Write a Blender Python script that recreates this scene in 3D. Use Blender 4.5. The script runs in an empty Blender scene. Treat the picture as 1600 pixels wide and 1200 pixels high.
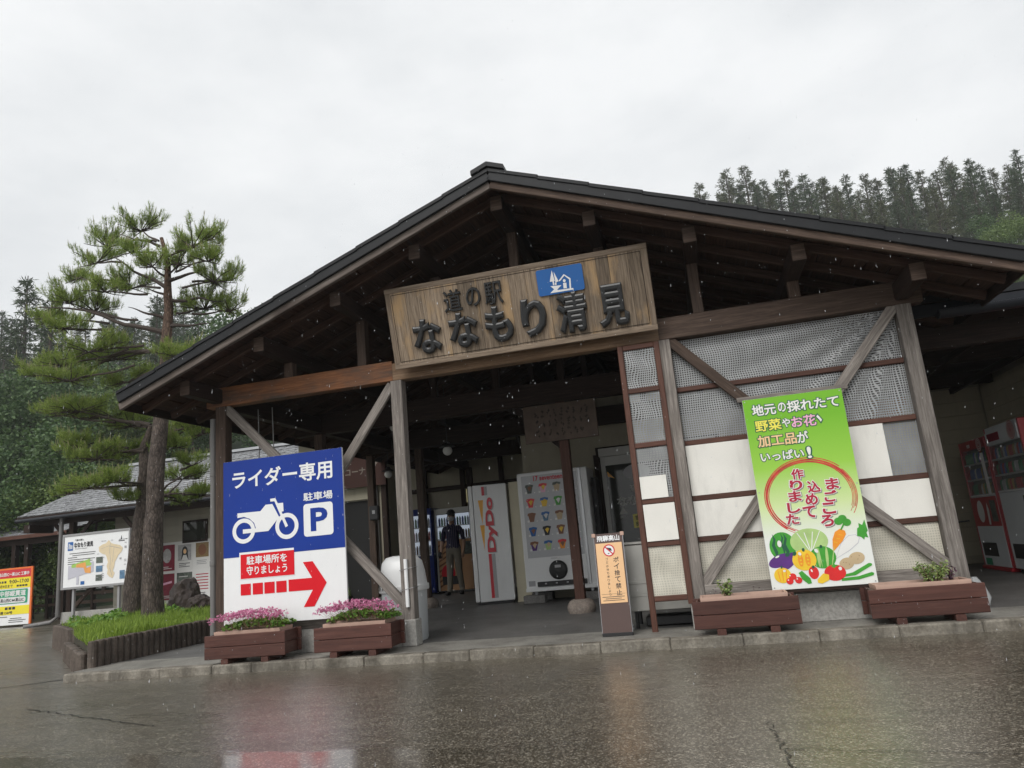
import bpy, math, random
import numpy as np
from mathutils import Vector, Matrix
random.seed(7); RNG = np.random.default_rng(11)
SC = bpy.context.scene
COL = SC.collection
# ------------------------------------------------------------------ camera
cam_d = bpy.data.cameras.new('camera'); cam = bpy.data.objects.new('camera', cam_d); COL.objects.link(cam)
cam_d.sensor_width = 36.0; cam_d.lens = 36.0*1134.95/1600.0; cam_d.clip_start = 0.05; cam_d.clip_end = 2000
def look(yaw, pitch, roll, loc):
    cy, sy, cp, sp = math.cos(yaw), math.sin(yaw), math.cos(pitch), math.sin(pitch)
    f = Vector((-sy*cp, cy*cp, sp)); r = Vector((cy, sy, 0)); u = r.cross(f)
    cr, sr = math.cos(roll), math.sin(roll)
    r2 = r*cr + u*sr; u2 = u*cr - r*sr
    m = Matrix((r2, u2, -f)).transposed().to_4x4(); m.translation = loc
    return m
cam.matrix_world = look(math.radians(13.506), math.radians(12.509), math.radians(-5.23), Vector((5.278, -7.186, 0.895)))
SC.camera = cam
# ------------------------------------------------------------------ sky, sun, exposure (overcast, light rain)
SUN_EL, SUN_AZ = math.radians(44), math.radians(195)      # diffuse glow of the sun behind the cloud, over the viewer's shoulder
w = bpy.data.worlds.new('World'); SC.world = w; w.use_nodes = True
nt = w.node_tree; N = nt.nodes; L = nt.links; N.clear()
out = N.new('ShaderNodeOutputWorld'); bg = N.new('ShaderNodeBackground')
sky = N.new('ShaderNodeTexSky'); sky.sky_type = 'NISHITA'; sky.sun_disc = False
sky.sun_elevation = SUN_EL; sky.sun_rotation = SUN_AZ; sky.air_density = 1.0; sky.dust_density = 4.0
tc = N.new('ShaderNodeTexCoord'); mp = N.new('ShaderNodeMapping'); mp.inputs['Scale'].default_value = (1.0, 1.0, 2.2)
n1 = N.new('ShaderNodeTexNoise'); n1.inputs['Scale'].default_value = 2.3; n1.inputs['Detail'].default_value = 6; n1.inputs['Roughness'].default_value = 0.55
rp = N.new('ShaderNodeValToRGB'); e = rp.color_ramp.elements
e[0].position = 0.32; e[0].color = (6.3, 6.5, 6.65, 1); e[1].position = 0.60; e[1].color = (7.9, 8.0, 8.05, 1)
mx = N.new('ShaderNodeMix'); mx.data_type = 'RGBA'; mx.inputs['Factor'].default_value = 0.94
L.new(tc.outputs['Generated'], mp.inputs['Vector']); L.new(mp.outputs['Vector'], n1.inputs['Vector'])
L.new(n1.outputs['Fac'], rp.inputs['Fac']); L.new(sky.outputs['Color'], mx.inputs['A']); L.new(rp.outputs['Color'], mx.inputs['B'])
L.new(mx.outputs['Result'], bg.inputs['Color']); bg.inputs['Strength'].default_value = 0.1
L.new(bg.outputs['Background'], out.inputs['Surface'])
sun_d = bpy.data.lights.new('sun', 'SUN'); sun = bpy.data.objects.new('sun', sun_d); COL.objects.link(sun)
sun_d.energy = 1.5; sun_d.angle = math.radians(35); sun_d.color = (1.0, 0.98, 0.95)
sd = Vector((math.sin(SUN_AZ)*math.cos(SUN_EL), math.cos(SUN_AZ)*math.cos(SUN_EL), math.sin(SUN_EL)))
sun.rotation_euler = sd.to_track_quat('Z', 'Y').to_euler(); sun.location = (0, -20, 30)
vs = SC.view_settings; vs.view_transform = 'Standard'; vs.look = 'None'; vs.gamma = 1.0; vs.use_curve_mapping = False; vs.exposure = 0.35
SC.display_settings.display_device = 'sRGB'
try:
    SC.cycles.max_bounces = 8; SC.cycles.diffuse_bounces = 4; SC.cycles.transparent_max_bounces = 16
except Exception: pass

# ------------------------------------------------------------------ helpers
WM = {}
def reg(o, M=None): WM[o] = M if M is not None else Matrix.Identity(4)
def parent_to(o, p):
    if p is not None:
        o.parent = p; o.matrix_parent_inverse = WM[p].inverted()
def tag(o, label=None, cat=None, group=None, kind=None):
    if label: o['label'] = label
    if cat: o['category'] = cat
    if group: o['group'] = group
    if kind: o['kind'] = kind
    return o
def thing(name, loc, label, cat, group=None, rz=0.0):
    o = bpy.data.objects.new(name, None); o.empty_display_size = 0.1; COL.objects.link(o)
    M = Matrix.Translation(Vector(loc)) @ Matrix.Rotation(rz, 4, 'Z')
    o.matrix_basis = M; reg(o, M); tag(o, label, cat, group)
    return o
def link_mesh(name, me, mats, parent=None, M=None):
    o = bpy.data.objects.new(name, me); COL.objects.link(o)
    if mats is not None:
        for m in (mats if isinstance(mats, (list, tuple)) else [mats]):
            if len(me.materials) < (len(mats) if isinstance(mats, (list, tuple)) else 1): me.materials.append(m)
    M = M if M is not None else Matrix.Identity(4)
    parent_to(o, parent); o.matrix_basis = M; reg(o, M)
    return o
def copy_tree(o, M, parent=None):
    """copy a thing with its parts; M is the new world matrix of the thing (parts follow)"""
    c = o.copy(); COL.objects.link(c); WM[c] = M
    if parent is None: c.matrix_basis = M
    else: c.parent = parent
    for ch in list(o.children): copy_part(ch, c)
    return c
def copy_part(o, parent):
    c = o.copy(); COL.objects.link(c); c.parent = parent; c.matrix_parent_inverse = o.matrix_parent_inverse.copy(); c.matrix_basis = o.matrix_basis.copy()
    WM[c] = WM[parent] @ c.matrix_parent_inverse @ c.matrix_basis
    for ch in list(o.children): copy_part(ch, c)
    return c
class MB:
    """collects simple shapes; build() links them as one mesh object"""
    def __init__(s): s.v = []; s.f = []; s.mi = []; s.m = 0
    def add(s, vs, fs):
        b = len(s.v); s.v += [tuple(x) for x in vs]; s.f += [tuple(b+i for i in q) for q in fs]; s.mi += [s.m]*len(fs)
        return s
    def box(s, x0, y0, z0, x1, y1, z1, c=0.0):
        if c <= 0:
            vs = [(x, y, z) for z in (z0, z1) for y in (y0, y1) for x in (x0, x1)]
            return s.add(vs, [(0,2,3,1),(4,5,7,6),(0,1,5,4),(2,6,7,3),(0,4,6,2),(1,3,7,5)])
        c = min(c, (x1-x0)*.45, (y1-y0)*.45, (z1-z0)*.45)
        vs = []; idx = {}
        for ix, x in enumerate((x0, x1)):
            for iy, y in enumerate((y0, y1)):
                for iz, z in enumerate((z0, z1)):
                    sx = c if ix == 0 else -c; sy = c if iy == 0 else -c; sz = c if iz == 0 else -c
                    for a, p in enumerate(((x, y+sy, z+sz), (x+sx, y, z+sz), (x+sx, y+sy, z))):
                        idx[(ix, iy, iz, a)] = len(vs); vs.append(p)
        fs = []
        I = lambda i, j, k, a: idx[(i, j, k, a)]
        for i in (0, 1):
            q = [I(i,0,0,0), I(i,1,0,0), I(i,1,1,0), I(i,0,1,0)]; fs.append(tuple(q if i else q[::-1]))
            q = [I(0,i,0,1), I(1,i,0,1), I(1,i,1,1), I(0,i,1,1)]; fs.append(tuple(q[::-1] if i else q))
            q = [I(0,0,i,2), I(1,0,i,2), I(1,1,i,2), I(0,1,i,2)]; fs.append(tuple(q if i else q[::-1]))
        for i in (0, 1):
            for j in (0, 1):
                fl = (i ^ j)
                q = [I(i,j,0,0), I(i,j,0,1), I(i,j,1,1), I(i,j,1,0)]; fs.append(tuple(q[::-1] if fl else q))
                q = [I(i,0,j,0), I(i,0,j,2), I(i,1,j,2), I(i,1,j,0)]; fs.append(tuple(q if fl else q[::-1]))
                q = [I(0,i,j,1), I(0,i,j,2), I(1,i,j,2), I(1,i,j,1)]; fs.append(tuple(q[::-1] if fl else q))
                for k in (0, 1):
                    q = (I(i,j,k,0), I(i,j,k,1), I(i,j,k,2)); fs.append(q if (i ^ j ^ k) else q[::-1])
        return s.add(vs, fs)
    def tube(s, pts, rs, n=10, cap=True):
        pts = [Vector(p) for p in pts]
        if not isinstance(rs, (list, tuple)): rs = [rs]*len(pts)
        rings = []; vs = []; ref = Vector((0.31, 0.87, 0.2)).normalized()
        for i, p in enumerate(pts):
            d = (pts[min(i+1, len(pts)-1)] - pts[max(i-1, 0)]); d = d.normalized() if d.length > 1e-9 else Vector((0,0,1))
            a = d.cross(ref)
            if a.length < 1e-3: a = d.cross(Vector((1,0,0)))
            a.normalize(); b = d.cross(a)
            for k in range(n):
                t = 2*math.pi*k/n; vs.append(p + (a*math.cos(t) + b*math.sin(t))*rs[i])
        fs = []
        for i in range(len(pts)-1):
            for k in range(n):
                k2 = (k+1) % n; fs.append((i*n+k, i*n+k2, (i+1)*n+k2, (i+1)*n+k))
        if cap: fs.append(tuple(range(n))[::-1]); fs.append(tuple(range((len(pts)-1)*n, len(pts)*n)))
        return s.add(vs, fs)
    def lathe(s, cx, cy, prof, n=24, sx=1, sy=1):
        vs = []; fs = []
        for r, z in prof:
            for k in range(n):
                t = 2*math.pi*k/n; vs.append((cx+r*sx*math.cos(t), cy+r*sy*math.sin(t), z))
        for i in range(len(prof)-1):
            for k in range(n):
                k2 = (k+1) % n; fs.append((i*n+k, i*n+k2, (i+1)*n+k2, (i+1)*n+k))
        fs.append(tuple(range(n))[::-1]); fs.append(tuple(range((len(prof)-1)*n, len(prof)*n)))
        return s.add(vs, fs)
    def poly(s, pts3, thick=None):
        """flat polygon, or a prism when thick (a vector) is given"""
        n = len(pts3)
        if thick is None: return s.add(pts3, [tuple(range(n))])
        t = Vector(thick); a = [Vector(q) for q in pts3]
        vs = a + [q+t for q in a]
        fs = [tuple(range(n)), tuple(range(2*n-1, n-1, -1))] + [(i, i+n, (i+1) % n + n, (i+1) % n) for i in range(n)]
        return s.add(vs, fs)
    def build(s, name, mats, parent=None, smooth=False, M=None, flip=False):
        me = bpy.data.meshes.new(name); me.from_pydata(s.v, [], s.f); me.validate(clean_customdata=False)
        for m in (mats if isinstance(mats, (list, tuple)) else [mats]): me.materials.append(m)
        if len(me.polygons) == len(s.mi) and s.m: me.polygons.foreach_set('material_index', s.mi)
        if smooth:
            me.polygons.foreach_set('use_smooth', [True]*len(me.polygons)); me.set_sharp_from_angle(angle=math.radians(42))
        me.update()
        o = bpy.data.objects.new(name, me); COL.objects.link(o); parent_to(o, parent)
        M = M if M is not None else Matrix.Identity(4); o.matrix_basis = M; reg(o, M)
        return o
def recalc(o):
    import bmesh
    bm = bmesh.new(); bm.from_mesh(o.data); bmesh.ops.recalc_face_normals(bm, faces=bm.faces); bm.to_mesh(o.data); bm.free(); return o
_barcache = {}
def bar(name, p0, p1, wid, hei, mat, parent=None, up=(0,0,1), ch=0.006):
    """a timber from p0 to p1; local X runs along the grain"""
    p0 = Vector(p0); p1 = Vector(p1); d = p1-p0; Ln = d.length; x = d.normalized()
    z = Vector(up) - x*x.dot(Vector(up))
    if z.length < 1e-4: z = Vector((0,-1,0)) - x*x.dot(Vector((0,-1,0)))
    z.normalize(); y = z.cross(x)
    M = Matrix((x, y, z)).transposed().to_4x4(); M.translation = (p0+p1)/2
    key = (round(Ln,3), round(wid,3), round(hei,3), mat.name, round(ch,4))
    me = _barcache.get(key)
    if me is None:
        a, b = wid/2, hei/2; c = min(ch, a*.5, b*.5); h = Ln/2
        sec = [(-a+c,-b),(a-c,-b),(a,-b+c),(a,b-c),(a-c,b),(-a+c,b),(-a,b-c),(-a,-b+c)]
        vs = [(-h, q, r) for q, r in sec] + [(h, q, r) for q, r in sec]
        fs = [tuple(range(8))[::-1], tuple(range(8,16))] + [(i, (i+1) % 8, (i+1) % 8+8, i+8) for i in range(8)]
        me = bpy.data.meshes.new(name); me.from_pydata(vs, [], fs); me.materials.append(mat); me.update(); _barcache[key] = me
    o = bpy.data.objects.new(name, me); COL.objects.link(o); parent_to(o, parent); o.matrix_basis = M; reg(o, M)
    return o
# ---- lettering: font curves turned into flat or raised meshes
_txt = {}
def glyphs(body, off=0.0, res=3):
    k = (body, off, res)
    if k in _txt: return _txt[k]
    c = bpy.data.curves.new('t', 'FONT'); c.body = body; c.size = 1; c.resolution_u = res; c.fill_mode = 'FRONT'
    if off > 0: c.bevel_depth = off; c.bevel_resolution = 1; c.fill_mode = 'FRONT'      # thickened strokes with rounded edges
    o = bpy.data.objects.new('t', c); me = bpy.data.meshes.new_from_object(o)
    vs = [(v.co.x, v.co.y, v.co.z) for v in me.vertices]; fs = [tuple(q.vertices) for q in me.polygons]
    bpy.data.objects.remove(o); bpy.data.curves.remove(c); bpy.data.meshes.remove(me)
    _txt[k] = (vs, fs); return vs, fs
class Plane:
    """a flat surface: origin, u and v axes, n towards the viewer"""
    def __init__(s, o, u, v): s.o = Vector(o); s.u = Vector(u).normalized(); s.v = Vector(v).normalized(); s.n = s.u.cross(s.v)
    def __call__(s, a, b, h=0.0): return s.o + s.u*a + s.v*b + s.n*h
def letters(mb, pl, body, u0, v0, u1, v1, h=0.003, off=0.0, depth=0.0, keep=False, ref=None):
    """fit body into the box; keep=True keeps the letters' own aspect (height rules)"""
    vs, fs = glyphs(body, off)
    if not vs: return
    bs = glyphs(body, 0.0)[0] if ref is None else ref
    xs = [q[0] for q in bs]; ys = [q[1] for q in bs]
    x0, x1, y0, y1 = min(xs), max(xs), min(ys), max(ys)
    sy = (v1-v0)/max(y1-y0, 1e-6); sx = (u1-u0)/max(x1-x0, 1e-6)
    if keep: sx = sy
    P = [(u0+(q[0]-x0)*sx, v0+(q[1]-y0)*sy) for q in vs]
    if off > 0:
        zs = max(depth, .0007)/(2*off); mb.add([pl(P[i][0], P[i][1], h + (vs[i][2]+off)*zs) for i in range(len(P))], fs)
    elif depth <= 0: mb.add([pl(a, b, h) for a, b in P], fs)
    else:
        n = len(P); V = [pl(a, b, h+depth) for a, b in P] + [pl(a, b, h) for a, b in P]
        ec = {}
        for f in fs:
            for i in range(len(f)):
                e = (f[i], f[(i+1) % len(f)]); ec[e] = 1
        side = [(b, a, a+n, b+n) for (a, b) in ec if (b, a) not in ec]
        mb.add(V, list(fs)+side)
def rect(mb, pl, u0, v0, u1, v1, h): mb.add([pl(u0,v0,h), pl(u1,v0,h), pl(u1,v1,h), pl(u0,v1,h)], [(0,1,2,3)])
def pgon(mb, pl, pts, h): mb.add([pl(a,b,h) for a, b in pts], [tuple(range(len(pts)))])
def ell(mb, pl, cu, cv, ru, rv, h, n=28, rot=0.0, a0=0.0, a1=2*math.pi):
    c, s_ = math.cos(rot), math.sin(rot); pts = []
    for k in range(n):
        t = a0+(a1-a0)*k/(n if a1-a0 > 6.28 else n-1); x = ru*math.cos(t); y = rv*math.sin(t); pts.append((cu+x*c-y*s_, cv+x*s_+y*c))
    pgon(mb, pl, pts, h)
def ring(mb, pl, cu, cv, ru, rv, wd, h, n=40, a0=0.0, a1=2*math.pi):
    V = []; F = []
    for k in range(n+1):
        t = a0+(a1-a0)*k/n; c, s_ = math.cos(t), math.sin(t)
        V += [pl(cu+ru*c, cv+rv*s_, h), pl(cu+(ru-wd)*c, cv+(rv-wd)*s_, h)]
    for k in range(n): F.append((2*k, 2*k+2, 2*k+3, 2*k+1))
    mb.add(V, F)
def rrect(mb, pl, u0, v0, u1, v1, r, h, n=5):
    pts = []
    for cx, cy, a in ((u1-r, v0+r, -90), (u1-r, v1-r, 0), (u0+r, v1-r, 90), (u0+r, v0+r, 180)):
        for k in range(n+1):
            t = math.radians(a+90*k/n); pts.append((cx+r*math.cos(t), cy+r*math.sin(t)))
    pgon(mb, pl, pts, h)
# ------------------------------------------------------------------ materials
MAT = {}
def new_mat(name):
    m = bpy.data.materials.new(name); m.use_nodes = True; t = m.node_tree; b = t.nodes['Principled BSDF']; MAT[name] = m
    return m, t, b
def nd(t, typ, **kw):
    n = t.nodes.new(typ)
    for k, v in kw.items():
        if k in n.inputs.keys(): n.inputs[k].default_value = v
        else: setattr(n, k, v)
    return n
def ramp(t, stops):
    r = t.nodes.new('ShaderNodeValToRGB'); el = r.color_ramp.elements
    while len(el) < len(stops): el.new(0.5)
    for q, (p, c) in zip(el, stops): q.position = p; q.color = (*c, 1) if len(c) == 3 else c
    return r
def mixc(t, fac, a, b, mode='MIX'):
    m = t.nodes.new('ShaderNodeMix'); m.data_type = 'RGBA'; m.blend_type = mode
    for k, v in (('Factor', fac), ('A', a), ('B', b)):
        if hasattr(v, 'type') and not isinstance(v, (int, float, tuple)): t.links.new(v, m.inputs[k])
        else: m.inputs[k].default_value = v if not isinstance(v, tuple) else (*v, 1) if len(v) == 3 else v
    return m.outputs['Result']
def coords(t, scale=(1,1,1), kind='Object', rnd=False):
    tcn = t.nodes.new('ShaderNodeTexCoord'); mpn = t.nodes.new('ShaderNodeMapping'); mpn.inputs['Scale'].default_value = scale
    t.links.new(tcn.outputs[kind], mpn.inputs['Vector'])
    if rnd:
        oi = t.nodes.new('ShaderNodeObjectInfo'); vm = nd(t, 'ShaderNodeVectorMath', operation='SCALE'); vm.inputs[0].default_value = (17.3, 9.1, 23.7)
        t.links.new(oi.outputs['Random'], vm.inputs['Scale']); t.links.new(vm.outputs['Vector'], mpn.inputs['Location'])
    return mpn.outputs['Vector']
def noise(t, vec, scale, detail=4, rough=0.55, dist=0.0):
    n = nd(t, 'ShaderNodeTexNoise', Scale=scale, Detail=detail, Roughness=rough, Distortion=dist); t.links.new(vec, n.inputs['Vector']); return n.outputs['Fac']
def bump(t, b, h, strength=0.3, dist=0.01):
    n = nd(t, 'ShaderNodeBump', Strength=strength, Distance=dist); t.links.new(h, n.inputs['Height']); t.links.new(n.outputs['Normal'], b.inputs['Normal']); return n
def setr(b, rough, spec=0.5, metal=0.0):
    b.inputs['Roughness'].default_value = rough; b.inputs['Specular IOR Level'].default_value = spec; b.inputs['Metallic'].default_value = metal
def flat(name, c, rough=0.5, var=0.06, scale=3.0, spec=0.5, metal=0.0, bmp=0.0, bscale=60, dirt=0.0):
    """near-uniform surface with a little tonal drift and, if asked, grime"""
    m, t, b = new_mat(name); v = coords(t); n = noise(t, v, scale, 5)
    r = ramp(t, [(0.25, tuple(x*(1-var) for x in c)), (0.75, tuple(min(x*(1+var), 1) for x in c))]); t.links.new(n, r.inputs['Fac']); col = r.outputs['Color']
    if dirt:
        n2 = noise(t, coords(t, (1,1,.25)), 7, 8, 0.65); r2 = ramp(t, [(0.5, (0,0,0)), (0.78, (dirt,)*3)]); t.links.new(n2, r2.inputs['Fac'])
        col = mixc(t, r2.outputs['Color'], col, tuple(x*0.35+0.02 for x in c))
    t.links.new(col, b.inputs['Base Color']); setr(b, rough, spec, metal)
    if bmp: bump(t, b, noise(t, v, bscale, 4), bmp, 0.004)
    return m
def wood(name, stops, rough=0.75, grain=14.0, wear=None, spec=0.35, bmp=0.5, drift=.2):
    """timber with the grain along local X; each piece drifts in tone"""
    m, t, b = new_mat(name); v = coords(t, (0.9, grain, grain), rnd=True)
    n = noise(t, v, 3.0, 9, 0.68, 0.7); fine = noise(t, coords(t, (2.5, 90, 90), rnd=True), 2.0, 4, 0.7)
    mm = nd(t, 'ShaderNodeMath', operation='MULTIPLY_ADD'); t.links.new(fine, mm.inputs[0]); mm.inputs[1].default_value = 0.45; t.links.new(n, mm.inputs[2])
    sb = nd(t, 'ShaderNodeMath', operation='SUBTRACT'); t.links.new(mm.outputs[0], sb.inputs[0]); sb.inputs[1].default_value = 0.22
    r = ramp(t, stops); t.links.new(sb.outputs[0], r.inputs['Fac']); col = r.outputs['Color']
    oi = t.nodes.new('ShaderNodeObjectInfo'); mr = nd(t, 'ShaderNodeMapRange'); mr.inputs['To Min'].default_value = 1-drift; mr.inputs['To Max'].default_value = 1+.8*drift; t.links.new(oi.outputs['Random'], mr.inputs['Value'])
    cc = nd(t, 'ShaderNodeCombineColor')
    for k in range(3): t.links.new(mr.outputs['Result'], cc.inputs[k])
    col = mixc(t, 1.0, col, cc.outputs['Color'], 'MULTIPLY')
    if wear:
        n3 = noise(t, coords(t, (0.6, 2, 2), rnd=True), 2.3, 5, 0.6); r3 = ramp(t, [(wear[1], (0,0,0)), (wear[2], (1,1,1))]); t.links.new(n3, r3.inputs['Fac'])
        col = mixc(t, r3.outputs['Color'], col, wear[0])
    t.links.new(col, b.inputs['Base Color']); setr(b, rough, spec); bump(t, b, sb.outputs[0], bmp, 0.004)
    return m
wood('weathered_wood', [(0.2, (.055,.047,.041)), (0.5, (.19,.168,.15)), (0.8, (.40,.365,.33))], 0.8)
wood('brown_wood', [(0.2, (.022,.014,.010)), (0.5, (.062,.040,.029)), (0.85, (.14,.098,.072))], 0.75)
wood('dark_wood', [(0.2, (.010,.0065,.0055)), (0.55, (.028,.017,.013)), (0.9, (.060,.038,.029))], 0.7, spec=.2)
wood('orange_wood', [(0.2, (.055,.022,.009)), (0.5, (.18,.072,.029)), (0.85, (.34,.16,.075))], 0.7, wear=((.075,.052,.04), .42, .62))
wood('tan_wood', [(0.2, (.07,.04,.022)), (0.5, (.21,.13,.075)), (0.85, (.36,.25,.16))], 0.7, wear=((.12,.085,.06), .5, .7))
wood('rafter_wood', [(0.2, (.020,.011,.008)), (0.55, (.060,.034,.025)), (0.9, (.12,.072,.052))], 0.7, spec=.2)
wood('sign_plank', [(0.22, (.045,.033,.025)), (0.42, (.17,.128,.09)), (0.64, (.32,.25,.18)), (0.9, (.44,.37,.29))], 0.75, grain=20, wear=((.42,.28,.145), .52, .70), bmp=.9, drift=.35)
wood('sign_frame', [(0.2, (.07,.05,.036)), (0.5, (.20,.152,.11)), (0.85, (.36,.29,.22))], 0.75)
wood('red_brown_wood', [(0.2, (.035,.015,.010)), (0.5, (.085,.036,.024)), (0.9, (.15,.07,.05))], 0.65)
wood('planter_wood', [(0.2, (.042,.017,.013)), (0.5, (.080,.032,.024)), (0.85, (.125,.056,.043))], 0.45, bmp=.3)
wood('raw_wood', [(0.2, (.12,.055,.022)), (0.5, (.33,.17,.075)), (0.9, (.5,.3,.15))], 0.7)
wood('bargeboard_wood', [(0.2, (.06,.048,.04)), (0.5, (.135,.108,.092)), (0.85, (.30,.26,.23))], 0.75, wear=((.05,.036,.03), .46, .66))
def concrete(name, a, b_, rough=0.85, scale=2.0, stain=0.5):
    m, t, b = new_mat(name); v = coords(t); n = noise(t, v, scale, 8, 0.62); f = noise(t, v, 45, 5, 0.6)
    r = ramp(t, [(0.3, a), (0.7, b_)]); t.links.new(n, r.inputs['Fac'])
    r2 = ramp(t, [(0.35, (.75,.75,.75)), (0.65, (1.12,1.12,1.12))]); t.links.new(f, r2.inputs['Fac'])
    col = mixc(t, 1.0, r.outputs['Color'], r2.outputs['Color'], 'MULTIPLY')
    n3 = noise(t, coords(t, (1,1,.35)), 3.3, 9, 0.7); r3 = ramp(t, [(0.47, (0,0,0)), (0.72, (stain,)*3)]); t.links.new(n3, r3.inputs['Fac'])
    col = mixc(t, r3.outputs['Color'], col, tuple(x*0.3 for x in a)); t.links.new(col, b.inputs['Base Color']); setr(b, rough, 0.4); bump(t, b, f, 0.4, 0.004)
    return m
concrete('concrete', (.30,.29,.27), (.46,.45,.42))
concrete('kerb_concrete', (.12,.105,.082), (.31,.285,.24), stain=0.98, scale=5)
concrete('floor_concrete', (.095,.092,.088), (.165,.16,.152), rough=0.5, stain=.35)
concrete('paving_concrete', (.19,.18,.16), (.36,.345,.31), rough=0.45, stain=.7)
concrete('stone', (.17,.14,.12), (.33,.28,.24), stain=.6)
concrete('block_concrete', (.16,.155,.15), (.28,.27,.26))
concrete('log_concrete', (.070,.052,.041), (.15,.122,.10), rough=.7, scale=6, stain=.75)
concrete('rock', (.030,.021,.018), (.09,.064,.053), rough=.55, scale=5)
flat('white_paint', (.80,.81,.81), .30, .02, dirt=.10)
flat('sign_white', (.82,.83,.83), .28, .02, dirt=.08)
flat('sign_blue', (.004,.034,.27), .4, .12, .8, spec=.3)
flat('sign_red', (.68,.006,.016), .4, .04, spec=.3)
flat('emblem_blue', (.012,.11,.36), .3, .06)
flat('emblem_white', (.8,.8,.8), .35, .03)
flat('black_letter', (.012,.013,.014), .33, .1, bmp=.1)
flat('aluminium', (.42,.43,.44), .35, .05, metal=.8)
flat('steel', (.42,.41,.38), .34, .10, 4, metal=.75, bmp=.05)
flat('gutter_black', (.014,.016,.021), .38, .15, spec=.25)
flat('roof_metal', (.012,.013,.015), .5, .25, 5, bmp=.2, spec=.25)
flat('pipe_grey', (.16,.155,.15), .45, .1)
flat('cream_wall', (.36,.33,.25), .75, .08, 2, dirt=.3, bmp=.15)
flat('cream_board', (.78,.765,.71), .6, .06, 3, dirt=.32, bmp=.25, bscale=110)
flat('dark_void', (.012,.012,.012), .8, .1)
flat('rubber_black', (.015,.015,.016), .5, .1)
flat('grey_plastic', (.62,.65,.665), .38, .03, dirt=.10)
flat('white_plastic', (.78,.79,.79), .35, .03, dirt=.05)
flat('lit_display', (.6,.62,.65), .5, .05)
MAT['lit_display'].node_tree.nodes['Principled BSDF'].inputs['Emission Color'].default_value = (.75,.85,1,1); MAT['lit_display'].node_tree.nodes['Principled BSDF'].inputs['Emission Strength'].default_value = .4
flat('logo_orange', (.85,.40,.02), .35, .03)
flat('logo_red', (.60,.012,.030), .32, .03)
flat('logo_grey', (.40,.40,.41), .35, .03)
flat('machine_cream', (.62,.57,.42), .5, .05, dirt=.1)
flat('machine_blue', (.012,.030,.19), .28, .08)
flat('machine_red', (.36,.012,.022), .28, .06)
flat('machine_tan', (.55,.30,.15), .4, .05)
flat('tan_brown', (.22,.09,.04), .4, .05)
flat('green_sticker', (.02,.25,.13), .4, .05)
flat('yellow_notice', (.68,.62,.16), .5, .05)
flat('terracotta', (.50,.33,.26), .7, .10, dirt=.35)
flat('soil', (.035,.024,.017), .95, .3, 20, bmp=.6)
flat('banner_orange', (.80,.17,.03), .4, .05)
flat('banner_red', (.60,.03,.04), .45, .05)
flat('banner_yellow', (.85,.72,.03), .45, .04)
flat('banner_green', (.03,.33,.17), .45, .05)
flat('board_grey', (.30,.30,.30), .4, .05)
flat('dark_brown_print', (.085,.050,.043), .45, .08)
flat('orange_print', (.80,.50,.26), .45, .03, 2)
flat('panel_rust', (.045,.016,.011), .8, .15)
flat('faint_letter', (.20,.17,.14), .6, .1)
flat('poster_white', (.72,.72,.70), .5, .03)
flat('poster_maroon', (.22,.012,.035), .5, .25, 12)
flat('poster_gold', (.25,.17,.07), .5, .5, 40)
flat('poster_grey', (.40,.40,.40), .5, .3, 15)
flat('ink', (.03,.03,.035), .6, .1)
flat('grey_ink', (.35,.35,.36), .6, .1)
flat('map_tan', (.72,.60,.40), .5, .06, 6)
flat('plan_grey', (.52,.52,.58), .5, .05)
flat('plan_green', (.33,.55,.12), .5, .1, 8)
flat('plan_orange', (.78,.36,.10), .5, .1, 8)
flat('photo_blue', (.10,.20,.32), .5, .5, 14)
flat('photo_dark', (.10,.12,.10), .5, .6, 16)
flat('lamp_globe', (.62,.62,.60), .25, .03)
HAZE = 0.0009
# ---- wet asphalt
m, t, b = new_mat('wet_asphalt')
v = coords(t); vo = nd(t, 'ShaderNodeTexVoronoi', Scale=130.0, Randomness=1.0); t.links.new(v, vo.inputs['Vector'])
vo2 = nd(t, 'ShaderNodeTexVoronoi', Scale=210.0); t.links.new(v, vo2.inputs['Vector'])
big = noise(t, coords(t, (0.5, 1.6, 1)), 1.1, 7, 0.62, 0.6); fine = noise(t, v, 160, 3, 0.6); mid = noise(t, coords(t, (.6,1.4,1)), 6.0, 6, .65)
sp = nd(t, 'ShaderNodeSeparateColor'); t.links.new(vo.outputs['Color'], sp.inputs['Color'])
r1 = ramp(t, [(0.0, (.045,.038,.028)), (0.55, (.082,.070,.053)), (0.80, (.13,.113,.087)), (0.95, (.33,.30,.25))]); t.links.new(sp.outputs[0], r1.inputs['Fac'])
r2 = ramp(t, [(0.3, (.74,.73,.70)), (0.7, (1.22,1.2,1.16))]); t.links.new(mid, r2.inputs['Fac'])
col = mixc(t, 1.0, r1.outputs['Color'], r2.outputs['Color'], 'MULTIPLY')
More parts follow.
